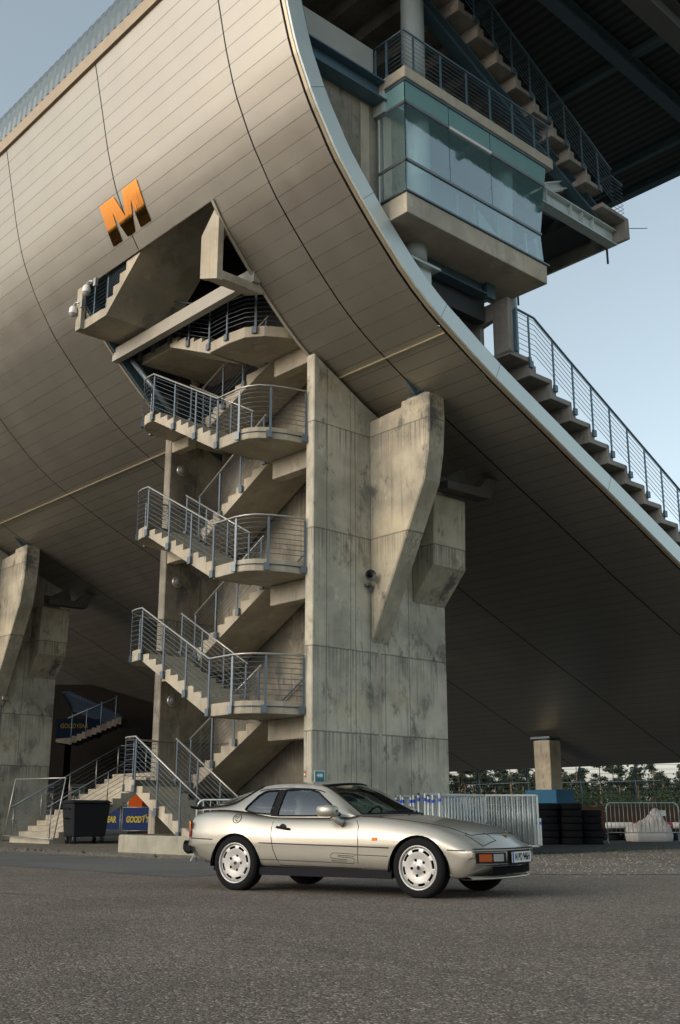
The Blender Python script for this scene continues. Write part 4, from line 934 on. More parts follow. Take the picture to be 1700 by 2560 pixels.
for sg in (-1,1): 
    b=MB(); P=[(rearx(.8)+.0,sg*.80,.43),(rearx(.8)+.12,sg*.832,.43),(rearx(.8)+.12,sg*.832,.50),(rearx(.8)-.02,sg*.805,.51)]; b.add(P+[(x,y+sg*.015,z) for x,y,z in P],[(0,1,2,3),(7,6,5,4),(0,4,5,1),(1,5,6,2),(2,6,7,3),(3,7,4,0)]); b.build('bumper_end_pad',RUB,rbo)
    line('bumper_gap',[(-3.13,.555),(-3.09,.47),(-3.03,.385)],side=sg,r=.005,parent=body)
# wipers, inner mirror, sticker, interior
WIP=[((-.56,-.38),(-.50,.10)),((-.47,.12),(-.66,.54))]
for a,c in WIP:
    b=MB(); h0=gh_bvh.ray_cast(Vector((a[0],a[1],2)),Vector((0,0,-1)))[0] or Vector((a[0],a[1],.88)); h1=gh_bvh.ray_cast(Vector((c[0],c[1],2)),Vector((0,0,-1)))[0] or Vector((c[0],c[1],.9))
    b.tube([h0+Vector((0,0,.02)),h0.lerp(h1,.5)+Vector((0,0,.02)),h1+Vector((0,0,.014))],.009,5); b.build('wiper',RUB,car)
b=MB(); b.box(-1.20,-1.17,-.125,.125,1.055,1.115); b.tube([(-1.18,0,1.11),(-1.16,0,1.165)],.012,6); b.build('inner_mirror',RUB,car,bevel=.01)
b=MB(); h=gh_bvh.ray_cast(Vector((-.80,-.45,2)),Vector((0,0,-1))); c_=h[0]-Vector((.012,0,.02)); b.lathe([(0,0),(.045,0)],c_,h[1],20); stc=b.build('windscreen_sticker',plain('green_sticker',(.0,.30,.15),.4),car)
b=MB(); b.lathe([(0,.0),(.02,0)],c_+h[1]*.003,h[1],12); b.build('sticker_centre',M['white'],stc)
SEAT=plain('grey_cloth_seat',(.30,.28,.24),.9,bump=.3,bscale=200); DASH=plain('dark_dashboard',(.03,.03,.032),.7)
b=MB(); b.box(-3.0,-.8,-.68,.68,.30,.42); b.box(-3.05,-2.35,-.62,.62,.42,.80); b.box(-2.9,-.9,-.755,-.70,.42,.80); b.box(-2.9,-.9,.70,.755,.42,.80); b.build('cabin_floor',DASH,car)
b=MB(); b.prism([(-.45,.60),(-.50,.855),(-.80,.86),(-1.02,.83),(-1.05,.66),(-.9,.55)],-.69,.69,'y'); b.build('dashboard',DASH,car,bevel=.02)
b=MB(); cw=Vector((-1.20,.33,.80)); ax=Vector((-.88,0,.48)).normalized(); e1=Vector((0,1,0)); e2=ax.cross(e1)
b.tube([cw+e1*.185*math.cos(a)+e2*.185*math.sin(a) for a in [2*PI*k/28 for k in range(28)]],.014,8,closed=True); b.tube([cw-e1*.18,cw,cw+e1*.18],.014,6); b.tube([cw,cw-ax*.22],.025,8); b.build('steering_wheel',RUB,car)
for y in (-.34,.34):
    b=MB(); P=[]
    for z,x,wd,th in ((.42,-1.52,.23,.10),(.60,-1.60,.24,.09),(.80,-1.69,.235,.075),(.92,-1.745,.19,.06),(.965,-1.765,.12,.05),(.985,-1.775,.125,.045),(1.06,-1.80,.12,.04),(1.095,-1.81,.07,.02)):
        P.append([(x+th*math.copysign(abs(math.cos(a))**.7,math.cos(a)),y+wd*math.copysign(abs(math.sin(a))**.6,math.sin(a)),z) for a in [2*PI*k/18 for k in range(18)]])
    b.grid(P,True,True); b.box(-1.55,-1.08,y-.24,y+.24,.40,.54); b.build('seat',SEAT,car)
# --- wheels
def wheel(cx,cz,sg,first=None):
    r=root('wheel_axis',None,None); bpy.data.objects.remove(r)
yW=.735
def make_wheel():
    # centre at the origin, outer face toward -y
    b=MB(); R0=.315; prof=[(.222,.095),(.236,.100),(.262,.104),(.290,.098),(.305,.086),(R0-.002,.06),(R0,.0),(R0-.002,-.06),(.305,-.086),(.29,-.098),(.24,-.10),(.222,-.09)]
    b.lathe([(p[0],p[1]) for p in prof],(0,0,0),(0,-1,0),72); ty=b.build('tyre',TYR,None)
    b=MB()
    for k in range(90):   # tread blocks
        a=2*PI*k/90; 
        for s_ in (-1,1):
            for (y0,y1,da) in ((.035,.078,.35),(.004,.030,-.3)):
                a0_,a1_=a+da*.03,a+.042+da*.03; rr=R0+.005
                pts=[(rr*math.cos(a0_),s_*y0,rr*math.sin(a0_)),(rr*math.cos(a1_),s_*y0,rr*math.sin(a1_)),((rr-(.006 if y1>.05 else 0))*math.cos(a1_+da*.03),s_*y1,(rr-(.006 if y1>.05 else 0))*math.sin(a1_+da*.03)),((rr-(.006 if y1>.05 else 0))*math.cos(a0_+da*.03),s_*y1,(rr-(.006 if y1>.05 else 0))*math.sin(a0_+da*.03))]
                low=[(p[0]*.965,p[1],p[2]*.965) for p in pts]; b.add(pts+low,[(0,1,2,3),(0,4,5,1),(1,5,6,2),(2,6,7,3),(3,7,4,0)])
    tr=b.build('tread',TYR,None); tr.parent=ty
    # rim: dish with eight real slots
    NA=160; rad=[(.0,.075),(.055,.075),(.06,.071),(.10,.078),(.150,.080),(.162,.081),(.165,.081),(.192,.079),(.196,.078),(.206,.075),(.208,.062),(.212,.062),(.218,.092),(.226,.098),(.229,.095),(.226,.080)]
    bm=bmesh.new(); V=[[bm.verts.new((r*math.cos(2*PI*k/NA),-h,r*math.sin(2*PI*k/NA))) for k in range(NA)] for r,h in rad[1:]]; c=bm.verts.new((0,-.075,0))
    for k in range(NA): bm.faces.new((c,V[0][k],V[0][(k+1)%NA]))
    for i in range(len(V)-1):
        for k in range(NA):
            ph=(k%20); slot=(4<=ph<16)
            if rad[i+1][0]>=.165 and rad[i+2][0]<=.193 and slot: continue
            bm.faces.new((V[i][k],V[i+1][k],V[i+1][(k+1)%NA],V[i][(k+1)%NA]))
    bmesh.ops.recalc_face_normals(bm,faces=bm.faces)
    for f in bm.faces: f.smooth=True
    me=bpy.data.meshes.new('rim'); bm.to_mesh(me); bm.free(); me.materials.append(RIM); ri=bpy.data.objects.new('rim',me); col.objects.link(ri)
    so=ri.modifiers.new('s','SOLIDIFY'); so.thickness=.012; so.offset=0
    b=MB(); b.lathe([(0,.02),(.222,.02)],(0,0,0),(0,-1,0),32); hb=b.build('brake_shadow',HOLE,None)
    parts=[ty,ri,hb]
    subs=[]
    for k in range(5):
        a=PI/2+2*PI*k/5+.6; b=MB(); b.lathe([(.0,.088),(.009,.088),(.017,.083),(.017,.07)],(.085*math.cos(a),0,.085*math.sin(a)),(0,-1,0),10); o=b.build('wheel_nut',HOLE,None); o.parent=ri; subs.append(o)
    b=MB(); b.lathe([(0,.086),(.022,.085),(.030,.080),(.032,.07)],(0,0,0),(0,-1,0),20); o=b.build('hub_cap',plain('hub_badge',(.35,.33,.28),.4,.5),None); o.parent=ri
    b=MB(); b.prism([(-.012,-.018),(.012,-.018),(.016,.012),(0,.02),(-.016,.012)],-.089,-.087,'y'); o=b.build('hub_crest',LINE,None); o.parent=ri
    return parts
def place_wheel(parts,cx,sg,rot,copyit):
    w_=bpy.data.objects.new('wheel',None); col.objects.link(w_); w_.parent=car; w_.location=(cx,sg*yW,.312); w_.rotation_euler=(0,rot,0 if sg<0 else PI)
    for p in parts:
        q=copy_tree(p,w_) if copyit else p
        q.parent=w_
    return w_
wp=make_wheel()
place_wheel(wp,.045,-1,.2,False); place_wheel(wp,-2.425,-1,.9,True); place_wheel(wp,.045,1,1.3,True); place_wheel(wp,-2.425,1,2.2,True)
b=MB(); b.tube([(-3.1,.42,.27),(-3.36,.42,.26)],.028,12); b.build('exhaust',CHR,car)
# ================================================================ PROPS
def px(x,y,z=0.):
    """ground-plane helper used only to look up survey positions: image column/row of a point at height z -> world"""
    p=math.atan(760/2700); f=Vector((0,math.cos(p),math.sin(p))); up=Vector((0,-math.sin(p),math.cos(p)))
    d=f*2700+Vector((x-850,0,0))-up*(y-1280); t=(z-.85)/d.z; return Vector((0,0,.85))+d*t
def rail2(parent,pts,posts,h,name,m='galv',post_r=.02,base=0.,nb=6):
    b=MB(); P=[Vector(p) for p in pts]; b.tube([p+Vector((0,0,h)) for p in P],.024,8); o=b.build(name,M[m],parent)
    b=MB()
    for k in range(nb): b.tube([p+Vector((0,0,.14+(h-.24)*k/(nb-1))) for p in P],.006,4)
    b.build('rail_bar',M['galv'],o)
    for f in posts:
        p=P[0].lerp(P[-1],f); b=MB(); b.cyl(p+Vector((0,0,base)),p+Vector((0,0,h)),post_r,8); b.build('post',M['galv_light'],o)
# ---- side steps on the left
es=ulroot('entrance_steps','pale concrete steps with tubular handrails rising behind the black waste container','steps',18,34,0)
P=[(17.2,0)]; n=13
for k in range(n): P+= [(17.2+.315*k,.177*(k+1)),(17.2+.315*(k+1),.177*(k+1))]
P+=[(23.4,.177*n),(23.4,.177*n-.25),(21.1,.177*n-.25),(17.9,.0)]
b=MB(); b.prism(P,32.55,35.3,'y'); b.build('step_flight',M['concrete_stair'],es)
for l in (32.62,35.2): rail2(es,[(17.1,l,.1),(21.2,l,2.3)],[.03,.27,.52,.77,.98],1.02,'handrail',m='galv')
rail2(es,[(21.2,35.2,2.3),(23.4,35.2,2.3)],[.5,1],1.02,'handrail')
# ---- leaning mesh fence panel
mf=ulroot('mesh_fence','leaning mesh fence panel with a thin tube frame in front of the pale steps','fence panel',17.1,33.7,0)
BL,BR,TLp,TRp=Vector((17.02,35.45,.12)),Vector((17.02,31.98,.06)),Vector((17.1,34.98,2.04)),Vector((17.1,31.56,2.0))
b=MB(); b.tube([BL-Vector((0,0,.12)),TLp],.021,8); b.tube([BR-Vector((0,0,.06)),TRp],.021,8); b.tube([TLp,TRp],.021,8); b.tube([BL+Vector((0,0,.1)),BR+Vector((0,0,.1))],.019,8); b.build('tube_frame',M['galv_light'],mf)
b=MB()
for k in range(1,36): f=k/36; b.tube([BL.lerp(BR,f)+Vector((0,0,.1)),TLp.lerp(TRp,f)],.0028,3)
for f in (.25,.5,.75,.9): b.tube([BL.lerp(TLp,f),BR.lerp(TRp,f)],.003,3)
b.build('wire_mesh',M['galv'],mf)
# ---- waste container
p0=px(178,2111); binr=root('waste_container','black four-wheeled waste container with a flat lid, left of the low plinth wall','waste bin',(p0.x,p0.y,0),R(35))
BINM=plain('dark_bin_plastic',(.012,.014,.016),.6,noise=.25,spec=.25); 
b=MB(); z0,z1=.22,1.24; w0,w1=1.08,1.24; d0,d1=.80,1.0
b.add([(.08,.1,z0),(.08+w0,.1,z0),(.08+w0,.1+d0,z0),(.08,.1+d0,z0),(0,0,z1),(w1,0,z1),(w1,d1,z1),(0,d1,z1)],[(0,3,2,1),(4,5,6,7),(0,1,5,4),(1,2,6,5),(2,3,7,6),(3,0,4,7)]); b.build('body',BINM,binr,origin=(0,0,0),bevel=.03)
b=MB(); b.box(-.03,w1+.03,-.03,d1+.03,z1,z1+.035); b.prism([(-.03,z1+.035),(d1+.03,z1+.035),(d1*.8,z1+.10),(d1*.2,z1+.10)],-.01,w1+.01,'x'); b.build('lid',BINM,binr,origin=(0,0,0),bevel=.015)
for x in (.16,1.08):
    for y in (.2,.8):
        b=MB(); b.cyl((x-.03,y,.10),(x+.03,y,.10),.10,18); w_=b.build('caster_wheel',RUB,binr,origin=(0,0,0)); b=MB(); b.box(x-.045,x+.045,y-.03,y+.05,.12,.24); b.build('caster_fork',M['galv'],w_)
b=MB(); b.tube([(-.02,.15,1.05),(-.10,.2,1.1),(-.10,.55,1.1),(-.02,.6,1.05)],.016,8); b.tube([(-.01,.3,.75),(-.08,.32,.8),(-.08,.5,.8),(-.01,.52,.75)],.02,8); b.build('side_handle',RUB,binr,origin=(0,0,0))
b=MB(); b.tube([(w1,.1,1.16),(w1+.09,.1,1.16),(w1+.09,.1,1.12)],.02,8); b.build('lift_pin',M['galv'],binr,origin=(0,0,0))
# ---- blue advertising banners on frames
YEL=plain('banner_yellow',(.75,.58,.03),.6); BLU=plain('banner_blue',(.006,.035,.16),.6,noise=.15)
def wing(b,x,z,s,y):
    # small winged foot between the letters
    for pts in ([(0,.0),(.16,.42),(.42,.50),(.30,.30),(.22,.26),(.12,-.42),(.02,-.55),(.04,-.30)],[(-.22,.34),(.05,.40),(.30,.56),(.60,.58),(.42,.44),(.12,.26),(-.10,.22)]):
        b.prism([(x+a*s,z+c*s) for a,c in pts],y-.002,y,'y')
def banner(x0,x1,y,z0,z1,label,txt=1.0):
    r=root('advertising_banner',label,'banner',((x0+x1)/2,y,0),0,'blue banners behind the staircase',((x0+x1)/2,y,0))
    b=MB(); b.box(x0+.03,x1-.03,y-.008,y+.008,z0,z1); b.build('banner_sheet',BLU,r)
    b=MB()
    for x in (x0,x1): b.cyl((x,y,0),(x,y,z1+.04),.018,8)
    b.tube([(x0,y,z1+.02),(x1,y,z1+.02)],.018,8); b.tube([(x0,y,z0-.03),(x1,y,z0-.03)],.015,8); b.build('frame',M['galv_light'],r)
    cx=(x0+x1)/2; s=.31
    for t,dx in (('GOOD',-.31),('YEAR',.37)):
        text(t,s,r,YEL,(cx+dx-(x0+x1)/2,-.012,(z0+z1)/2-.03),(R(90),0,0),bold=.014,sx=.60,loft=.1)
    b=MB(); wing(b,cx+.04,(z0+z1)/2-.0,.28,y-.013); b.build('winged_foot',YEL,r)
banner(-9.90,-8.40,42.9,.36,1.13,'left blue banner with yellow lettering, half hidden by the waste container')
banner(-8.32,-6.82,42.9,.34,1.15,'right blue banner with yellow lettering under the lowest stair flight')
r=root('storage_crate','orange container behind the right blue banner','container',(-7.4,45.5,0),0,None,(-7.4,45.5,0)); b=MB(); b.box(-8.5,-7.95,45,46,1.0,1.72); b.build('orange_side',plain('orange_panel',(.50,.085,.012),.7,spec=.1),r); b=MB(); b.box(-8.5,-7.95,45.01,46,0,1.0); b.build('dark_base',BINM,r); b=MB(); b.box(-7.95,-6.2,45.02,46,0,1.72); b.build('dark_side',plain('rust_red_panel',(.07,.016,.011),.8,spec=.1),r)
# ---- far under-stand stair with roof sheet
fs_=root('rear_stair','dim concrete stair with a blue-grey roof sheet, deep under the stand beside the left pier','staircase',(-11.5,50,0),0,None,(-11.5,50,0))
n=11; x0,z0,x1,z1=-12.3,4.15,-9.9,5.15; P=[(x0-.5,z0-.1),(x0-.5,z0+.05)]
for k in range(n): P+=[(x0+(x1-x0)*k/n,z0+(z1-z0)*(k+1)/n),(x0+(x1-x0)*(k+1)/n,z0+(z1-z0)*(k+1)/n)]
P+=[(x1,z1-.15)]+[q for k in range(n,0,-1) for q in ((x0+(x1-x0)*k/n,z0+(z1-z0)*k/n-.3),(x0+(x1-x0)*(k-1)/n,z0+(z1-z0)*k/n-.3))][:-1]
b=MB(); b.prism(P,49.6,51,'y'); b.build('step_flight',concrete('shade_toned_concrete',(.13,.115,.09),(.08,.07,.06)),fs_)  # concrete colour darkened to stand in for deep shade under the stand
b=MB(); b.add([(-12.6,49.2,6.2),(-12.2,49.2,6.22),(-9.9,50.2,5.2),(-11.0,51.5,5.05),(-12.6,51.5,5.6)],[(0,1,2,3,4)]); b.add([(-12.6,49.2,6.25),(-12.2,49.2,6.27),(-9.9,50.2,5.25),(-11.0,51.5,5.10),(-12.6,51.5,5.65)],[(4,3,2,1,0)]); b.build('roof_sheet',rib_shaded('blue_roof_sheet',(.07,.12,.20),.12),fs_)
b=MB()
for k in range(4): x=-12.1+.65*k; z=4.3+.27*k; b.tube([(x,49.5,z-.3),(x,49.5,z+1.0)],.02,6)
b.tube([(-12.3,49.5,5.1),(-10.1,49.5,6.05)],.025,6); b.build('railing',M['steel_dark'],fs_)
b=MB(); b.box(-12.9,-10.9,49.9,50.1,4.25,5.1); b.build('shade_toned_banner',plain('shade_toned_sheet',(.003,.006,.015),.9,spec=.05),fs_)  # banner and lettering colours darkened in place of shade
for t,dx in (('GOOD',-.85),('YEAR',-.22)): text(t,.28,fs_,plain('shade_toned_yellow',(.09,.07,.01),.9,spec=.05),(dx-.0,-.12,4.78),(R(90),0,0),bold=.005,sx=.8)
DW=plain('shade_black_wall',(.012,.011,.010),.95,spec=.03,noise=.3)  # near-black wall and columns added to fill the gap with deep shade
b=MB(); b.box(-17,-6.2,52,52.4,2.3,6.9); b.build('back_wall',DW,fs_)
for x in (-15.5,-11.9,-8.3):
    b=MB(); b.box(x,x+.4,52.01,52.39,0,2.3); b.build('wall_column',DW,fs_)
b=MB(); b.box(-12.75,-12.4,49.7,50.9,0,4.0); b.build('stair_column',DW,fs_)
# ---- flood light on the left pier
fl=ulroot('flood_light','small grey floodlight on the left pier','lamp',18.0,38.3,5.0); b=MB(); b.box(17.9,18.15,38.22,38.36,4.98,5.14); b.build('housing',M['galv_light'],fl,bevel=.02); b=MB(); b.box(18.0,18.06,38.36,38.468,5.02,5.08); b.box(17.98,18.0,38.44,38.46,1,5.0); b.build('bracket',M['galv'],fl)
# ---- crowd barriers
BCL=plain('blue_clip_plastic',(.01,.05,.38),.45)
GAL2=plain('worn_galvanised_tube',(.44,.49,.48),.42,.35,noise=.3,nscale=4)
def flat_barrier():
    """tall flat-topped barrier panel, 2.05 wide, local x along the panel"""
    r=root('crowd_barrier','x','barrier'); Wd=1.8; Hh=1.33
    b=MB(); b.box(0,Wd,-.02,.02,Hh-.04,Hh); b.box(0,Wd,-.02,.02,.17,.21); b.box(0,.045,-.02,.02,.17,Hh); b.box(Wd-.045,Wd,-.02,.02,.17,Hh); b.build('frame',GAL2,r)
    b=MB()
    for k in range(1,15): x=Wd*k/15; b.tube([(x,0,.2),(x,0,Hh-.03)],.014,6)
    b.build('bars',GAL2,r)
    b=MB(); 
    for x in (.35,Wd-.35): b.tube([(x,-.30,.01),(x,0,.19),(x,.30,.01)],.016,6)
    b.build('feet',GAL2,r)
    b=MB(); b.box(Wd+.01,Wd+.05,-.02,.02,.20,.80); b.box(Wd,Wd+.04,-.012,.012,.68,.72); b.box(Wd,Wd+.04,-.012,.012,.22,.26); b.build('coupling',GAL2,r)
    b=MB(); b.box(Wd+.005,Wd+.055,-.026,.026,.66,.72); b.build('blue_clip',BCL,r)
    b=MB(); b.box(-.006,.052,-.026,.026,Hh-.17,Hh-.10); b.build('blue_clip',BCL,r)
    return r
fb=flat_barrier(); 
def place(o,x,y,rot,label,group): o.location=(x,y,0); o.rotation_euler=(0,0,rot); o['label']=label; o['group']=group
G='flat-topped barriers stacked right of the pier'
place(fb,2.76,25.7,R(1.5),'frontmost flat-topped galvanised barrier of the stack behind the car bonnet',G)
rr=random.Random(5)
for k in range(1,6):
    o=copy_tree(fb); place(o,2.76-.03*k+rr.uniform(-.12,.05),25.7+.13*k,R(1.5+rr.uniform(-.6,.6)),'flat-topped galvanised barrier packed behind the frontmost one of its stack',G)
G2='barriers stacked close against the pier'
for k in range(10):
    o=copy_tree(fb); place(o,1.22+.098*k+.03*math.sin(k*2.3)+rr.uniform(-.02,.02),24.85-.10*k+rr.uniform(-.03,.03),R(42.3+rr.uniform(-.5,.5)),'galvanised barrier with a blue clip in the stack standing close against the pier',G2); o.scale=(.82,1,rr.uniform(.965,1.0))
def round_barrier(label,x,y,rot,Wd=2.3,Hh=1.26):
    r=root('crowd_barrier',label,'barrier',(x,y,0),rot,'round-cornered barriers')
    rc=.16; P=[(0,0,.12)]+[(rc-rc*math.cos(a),0,Hh-rc+rc*math.sin(a)) for a in [PI/2*k/6 for k in range(7)]]+[(Wd-rc+rc*math.sin(a),0,Hh-rc+rc*math.cos(a)) for a in [PI/2*k/6 for k in range(7)]]+[(Wd,0,.12)]
    b=MB(); b.tube(P,.019,8); b.tube([(0,0,.34),(Wd,0,.34)],.016,8); b.tube([(0,0,Hh-.02),(0,0,Hh-.02)],.01,4); b.build('frame',GAL2,r,origin=(0,0,0))
    b=MB()
    for k in range(1,17): xx=Wd*k/17; b.tube([(xx,0,.34),(xx,0,Hh)],.008,6)
    b.build('bars',GAL2,r,origin=(0,0,0))
    for xx,s in ((0,-1),(Wd,1)):
        b=MB(); b.tube([(xx,0,.16),(xx+.02*s,-.06,.10),(xx+.03*s,-.32,.01)],.017,6); b.tube([(xx,0,.14),(xx+.03*s,.30,.01)],.017,6); b.build('foot',GAL2,r,origin=(0,0,0))
        b=MB(); b.tube([(xx,0,1.0),(xx+.07*s,0,1.0)],.012,6); b.tube([(xx,0,.3),(xx+.07*s,0,.3)],.012,6); b.build('hook',GAL2,r,origin=(0,0,0))
    return r
round_barrier('round-cornered barrier half hidden behind the flat-topped stack, by the black tyres',4.15,35.2,R(0)).scale=(1,1,.95)
pD=px(1521,2109); b_=round_barrier('round-cornered barrier standing alone at the right edge in front of the white bag',pD.x,pD.y,R(-2)); b_['category']='barrier'
# barrier behind the car at the foot of the stair
b_=round_barrier('round-cornered barrier seen over the tail of the car, at the foot of the stairs',-2.85,22.3,R(-3),Wd=2.3,Hh=1.16)
# ---- tyres
def tyre(first=[None]):
    b=MB(); b.lathe([(.19,-.085),(.21,-.10),(.27,-.105),(.315,-.085),(.325,-.05),(.32,-.02),(.325,0),(.32,.02),(.325,.05),(.315,.085),(.27,.105),(.21,.10),(.19,.085),(.185,0),(.19,-.085)],(0,0,0),(0,0,1),32)
    o=b.build('stacked_tyre',TYR,None); return o
t0=tyre(); used=False
stacks=[('left',6.42,34.75,6),('middle',7.12,34.65,6),('right',7.80,34.9,5),('rear',6.75,35.45,6),('rear right',7.5,35.5,5)]
ordn=['lowest','second','third','fourth','fifth','sixth','seventh']
for nm,x,y,n in stacks:
    for k in range(n):
        if not used: o=t0; used=True
        else: o=t0.copy(); col.objects.link(o)
        o.location=(x+rr.uniform(-.02,.02),y+rr.uniform(-.02,.02),.105+.205*k*(1.0 if nm!='right' else 1)); o.rotation_euler=(0,0,rr.uniform(0,6)); o.scale=(1.05,1.05,.97)
        tag(o,'black tyre, %s from the ground in the %s stack of tyres'%(ordn[k],nm) if k else 'black tyre lying lowest in the %s stack of tyres'%nm,'tyre','black tyres stacked on the pavement')
for k in range(5):
    for j in range(2):
        o=t0.copy(); col.objects.link(o); o.location=(9.1+.68*k,40.6,.105+.2*j); o.rotation_euler=(0,0,k); tag(o,'black tyre in the low row beneath the red and white tubes','tyre','low row of tyres at the right')
# ---- white bulk bag
pb=px(1634,2105); bg_=root('bulk_bag','crumpled white bulk bag slumped behind the right barrier','bag',(pb.x,pb.y+.5,0),.15)
WH=plain('woven_white_plastic',(.52,.51,.48),.8,bump=.5,bscale=40,noise=.12)
b=MB(); P=[]; N=40
for z,s in ((0,.92),(.03,.99),(.22,1.03),(.42,1.0),(.50,.93),(.55,.75),(.56,.3)):
    P.append([(.70*s*math.copysign(abs(math.cos(a))**.35,math.cos(a))+.02*math.sin(9*a+z*20),.5*s*math.copysign(abs(math.sin(a))**.35,math.sin(a))+.02*math.cos(7*a),z+(.03*math.sin(5*a) if z>.4 else 0)) for a in [2*PI*k/N for k in range(N)]])
b.grid(P,True,True); b.build('filled_base',WH,bg_,origin=(0,0,0))
b=MB(); P=[]; r2=random.Random(11); nx,ny=22,10
for j in range(ny+1):
    row=[]
    for i in range(nx+1):
        x=-.62+1.28*i/nx; y=-.42+.84*j/ny; hgt=.52+.36*max(0,math.sin(PI*(i/nx)**1.5))*math.sin(PI*j/ny)**.7+(.27*math.exp(-((i/nx-.72)/.14)**2)*math.sin(PI*j/ny))+r2.uniform(-.045,.045)
        row.append((x+r2.uniform(-.02,.02),y+r2.uniform(-.02,.02),hgt if 0<j<ny and 0<i<nx else .5))
    P.append(row)
b.grid(P,False); b.build('crumpled_top',WH,bg_,origin=(0,0,0))
# red / white tubes
RED=plain('red_plastic_tube',(.40,.015,.02),.45)
for i,(x0,x1,m,lb) in enumerate(((9.6,10.58,M['white'],'white end of the left tube barrier above the low tyre row'),(10.6,11.98,RED,'red tube lying between the two white tubes on the tyre row'),(12.0,12.9,M['white'],'white tube at the far right beyond the bulk bag'))):
    b=MB(); b.lathe([(0,0),(.10,0),(.115,.03),(.115,x1-x0-.03),(.10,x1-x0),(0,x1-x0)],(x0,40.6,.52),(1,0,0),18); 
    for k in range(4): b.lathe([(.115,0),(.122,.01),(.122,.03),(.115,.04)],(x0+(x1-x0)*(k+.5)/4,40.6,.52),(1,0,0),18)
    o=b.build('barrier_tube',m,None); tag(o,lb,'tube')
# ---- far wall, catch fence, shrubs, trees
wl=root('boundary_wall','long low brown board wall beyond the tyres, below the catch fence','wall',(25,62,0),0,None,(25,62,0)); b=MB(); b.box(11.5,60,62,62.2,0,1.35); b.build('wall_boards',plain('brown_wall_boards',(.085,.042,.018),.8,noise=.3),wl)
b=MB(); b.box(17.6,18.0,61.96,62,.85,1.15); b.build('wall_notice',M['white'],wl)
cf=root('catch_fence','tall racetrack catch fence with bent posts and wire cables, in front of the trees','fence',(14,70,0),0,None,(14,70,0))
for x in (-26,-22.5,-19,5.7,8.7,11.75,15.05,18.5,22.0,25.5,29):
    b=MB(); b.tube([(x,70,0),(x+.1,70,2.2),(x+.0,69.9,2.9),(x-.08,69.7,3.5),(x+.05,69.2,4.3)],.07,8); b.build('fence_post',M['galv'],cf)
b=MB()
for z in [.9+.28*k for k in range(12)]: b.tube([(-30,70,z),(30,70,z)],.011,4)
b.build('cables',M['galv'],cf)
b=MB()
for x0,x1,z in ((7.9,11.9,2.82),(13.3,20.2,2.95)): b.tube([(x0,69.8,z-.1),(x1,69.8,z+.05)],.03,6)
b.build('top_rail',M['galv_light'],cf)
def leafmat(name,a,c):
    m,t,b=mat(name); oi=t.nodes.new('ShaderNodeTexCoord'); n=noise(t,oi.outputs['Object'],.9,4); g=t.nodes.new('ShaderNodeNewGeometry')
    f=math_n(t,'ADD',math_n(t,'MULTIPLY',n,.6),math_n(t,'MULTIPLY',g.outputs['Random Per Island'],.4)); t.links.new(mixc(t,f,a,c),b.inputs['Base Color']); b.inputs['Roughness'].default_value=.7
    b.inputs['Subsurface Weight'].default_value=0
    return m
LEAFP=leafmat('pine_needles',(.010,.020,.010),(.035,.055,.022)); LEAFS=leafmat('shrub_leaves',(.015,.035,.008),(.06,.10,.02)); BARK=plain('pine_bark',(.22,.13,.085),.9,noise=.4,nscale=2)
def puffs(b,rng,cx,cy,cz,rx,rz,n,s):
    for _ in range(n):
        a=rng.uniform(0,2*PI); u=rng.uniform(-1,1); r=rng.random()**.5; q=math.sqrt(1-u*u)
        p=Vector((cx+rx*r*q*math.cos(a),cy+rx*r*q*math.sin(a),cz+rz*r*u)); d=Vector((rng.gauss(0,1),rng.gauss(0,1),rng.gauss(0,1))).normalized(); e=d.orthogonal().normalized()*s*rng.uniform(.5,1.2); f=d.cross(e).normalized()*s*rng.uniform(.4,1.)
        b.add([p-e-f,p+e-f*.6,p+e*.7+f,p-e*.6+f*.8],[(0,1,2,3)])
def pine(seed,h):
    rng=random.Random(seed); r=root('pine_tree','tall pine in the row beyond the catch fence','tree',group='pines beyond the catch fence')
    lean=rng.uniform(-.05,.05); tp=[(lean*z+.05*math.sin(z),.0,z) for z in [h*k/8 for k in range(9)]]
    b=MB(); b.tube(tp,[.20-.018*k for k in range(9)],7)
    tips=[]
    for k in range(16):
        z=h*rng.uniform(.42,.97); a=rng.uniform(0,2*PI); L=h*rng.uniform(.08,.20)*(1.15-z/h*.7); p=Vector((lean*z,0,z)); q=p+Vector((math.cos(a)*L,math.sin(a)*L,L*rng.uniform(-.1,.5))); b.tube([p,p.lerp(q,.5)+Vector((0,0,.05)),q],[.06,.045,.02],4); tips.append(q); tips.append(p.lerp(q,.6))
    b.build('trunk',BARK,r)
    b=MB()
    for q in tips: puffs(b,rng,q.x,q.y,q.z,rng.uniform(.5,1.05),rng.uniform(.3,.6),56,.15)
    puffs(b,rng,lean*h,0,h,.6,.4,60,.13)
    b.build('crown',LEAFP,r); return r
protos=[pine(s,h) for s,h in ((1,11.6),(2,10.2),(3,12.4),(4,9.4))]
for i,o in enumerate(protos): o.location=(30+i*3.9,232+i,0)
rng=random.Random(21)
xs=[17+.98*k for k in range(62)]+[-66+2.0*k for k in range(18)]
for i,x in enumerate(xs):
    o=copy_tree(protos[i%4]); o.location=(x+rng.uniform(-.9,.9),rng.choice((222,236,250,262))+rng.uniform(-5,5),0); o.rotation_euler=(0,0,rng.uniform(0,6.3)); s=rng.uniform(.62,1.12); o.scale=(s*rng.uniform(.9,1.3),s*1.1,s*rng.uniform(.85,1.1))
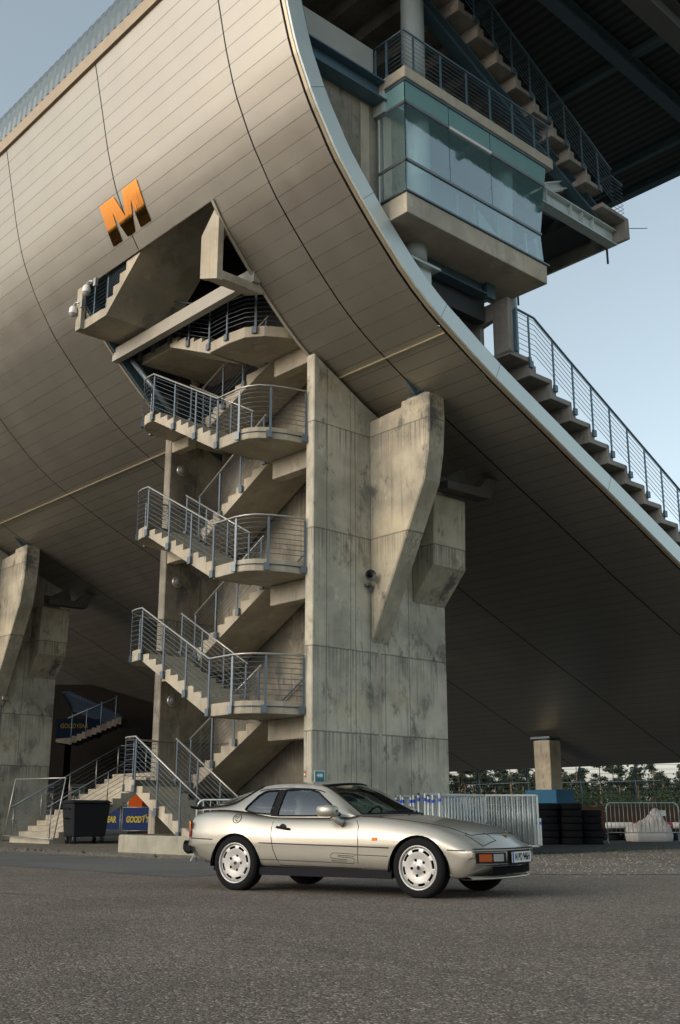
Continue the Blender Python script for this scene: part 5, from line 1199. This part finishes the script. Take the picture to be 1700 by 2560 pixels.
def shrub(seed):
    rng=random.Random(seed); r=root('shrub','dense green shrub in front of the pines','shrub',group='shrubs in front of the pines')
    b=MB(); tips=[]
    for k in range(7):
        a=rng.uniform(0,6.3); q=Vector((math.cos(a)*rng.uniform(.3,1.5),math.sin(a)*rng.uniform(.2,.9),rng.uniform(1.1,2.9))); b.tube([(0,0,0),q*.5+Vector((0,0,.3)),q],[.06,.04,.015],5); tips.append(q)
    b.build('stems',BARK,r); b=MB()
    for q in tips+[Vector((rng.uniform(-1.6,1.6),0,rng.uniform(.3,1.8))) for _ in range(8)]: puffs(b,rng,q.x,q.y,q.z,.8,.55,90,.075)
    b.build('foliage',LEAFS,r); return r
sp_=[shrub(s) for s in (5,6,7)]
for i,o in enumerate(sp_): o.location=(17+2.2*i,92,0)
for k in range(26):
    o=copy_tree(sp_[k%3]); x=8+1.35*k if k<20 else -26+2.0*(k-20); o.location=(x+rng.uniform(-.4,.4),rng.uniform(90,97),0); o.rotation_euler=(0,0,rng.choice((0,.5,3.1,3.6))); s=rng.uniform(.85,1.12) if x>14 else rng.uniform(.45,.7); o.scale=(s,s,s)
# darkness below the pines is real undergrowth
b=MB(); rng=random.Random(9)
for k in range(12500):
    x=rng.uniform(-75,85); puffs(b,rng,x,rng.uniform(264,275),rng.uniform(.1,9.2+2.2*math.sin(x*.19)+1.5*math.sin(x*.53+1)+.8*math.sin(x*1.7)),.8,.8,2,.36)
ug=b.build('undergrowth',LEAFP,None); tag(ug,'dark undergrowth beneath the pines','undergrowth',kind='stuff')
# unseen tree belt, added to darken reflections in the letter and car
b=MB(); rng=random.Random(77)
for k in range(7000):
    a=R(rng.uniform(205,322)); d=rng.uniform(105,118); hh=12.5+1.8*math.sin(a*23)+1.3*math.sin(a*57); puffs(b,rng,math.sin(a)*d,math.cos(a)*d,rng.random()**.8*hh,1.2,1.2,2,.75)
tag(b.build('unseen_forest',LEAFP,None),'dark tree belt out of view, added for reflections','unseen_forest',kind='stuff')
# loose stones and weeds on the verges
ST=plain('loose_stone',(.22,.20,.165),.9,noise=.3)
b=MB(); rng=random.Random(31)
def stone(x,y,s):
    pts=[(x+s*rng.uniform(.6,1.1)*a,y+s*rng.uniform(.6,1.1)*c,.006+s*.7*rng.uniform(.6,1)*e) for a,c,e in ((1,0,0),(0,1,0),(-1,0,0),(0,-1,0),(0,0,1))]
    b.add(pts,[(0,1,4),(1,2,4),(2,3,4),(3,0,4)])
for _ in range(2600):
    u=rng.uniform(13.3,26); l=rng.uniform(9.5,16.5); q=ulp(u,l)
    if l<16.2 and (u-13)+(l-9)*.2>0: stone(q.x,q.y,rng.uniform(.008,.03))
for _ in range(1800):
    u=rng.gauss(13.3,.4); l=rng.uniform(19.5,36); q=ulp(u,l); stone(q.x,q.y,rng.uniform(.008,.028))
tag(b.build('loose_gravel',ST,None),'loose stones scattered on the gravel verges','gravel',kind='stuff')
b=MB()
for k in range(46):
    u,l=(rng.uniform(20.5,27.5),rng.uniform(15.6,16.6)) if k<34 else (rng.uniform(12.9,13.6),rng.uniform(20,33)); q=ulp(u,l)
    for j in range(14):
        a=rng.uniform(0,6.3); h=rng.uniform(.03,.12); e=Vector((math.cos(a),math.sin(a),0)); c0=Vector((q.x,q.y,0))+e*.02; b.add([c0+e.cross(Vector((0,0,1)))*.006,c0-e.cross(Vector((0,0,1)))*.006,c0+e*h*.6+Vector((0,0,h))],[(0,1,2)])
tag(b.build('weeds',LEAFS,None),'small weeds along the pavement edge','weeds',kind='stuff')
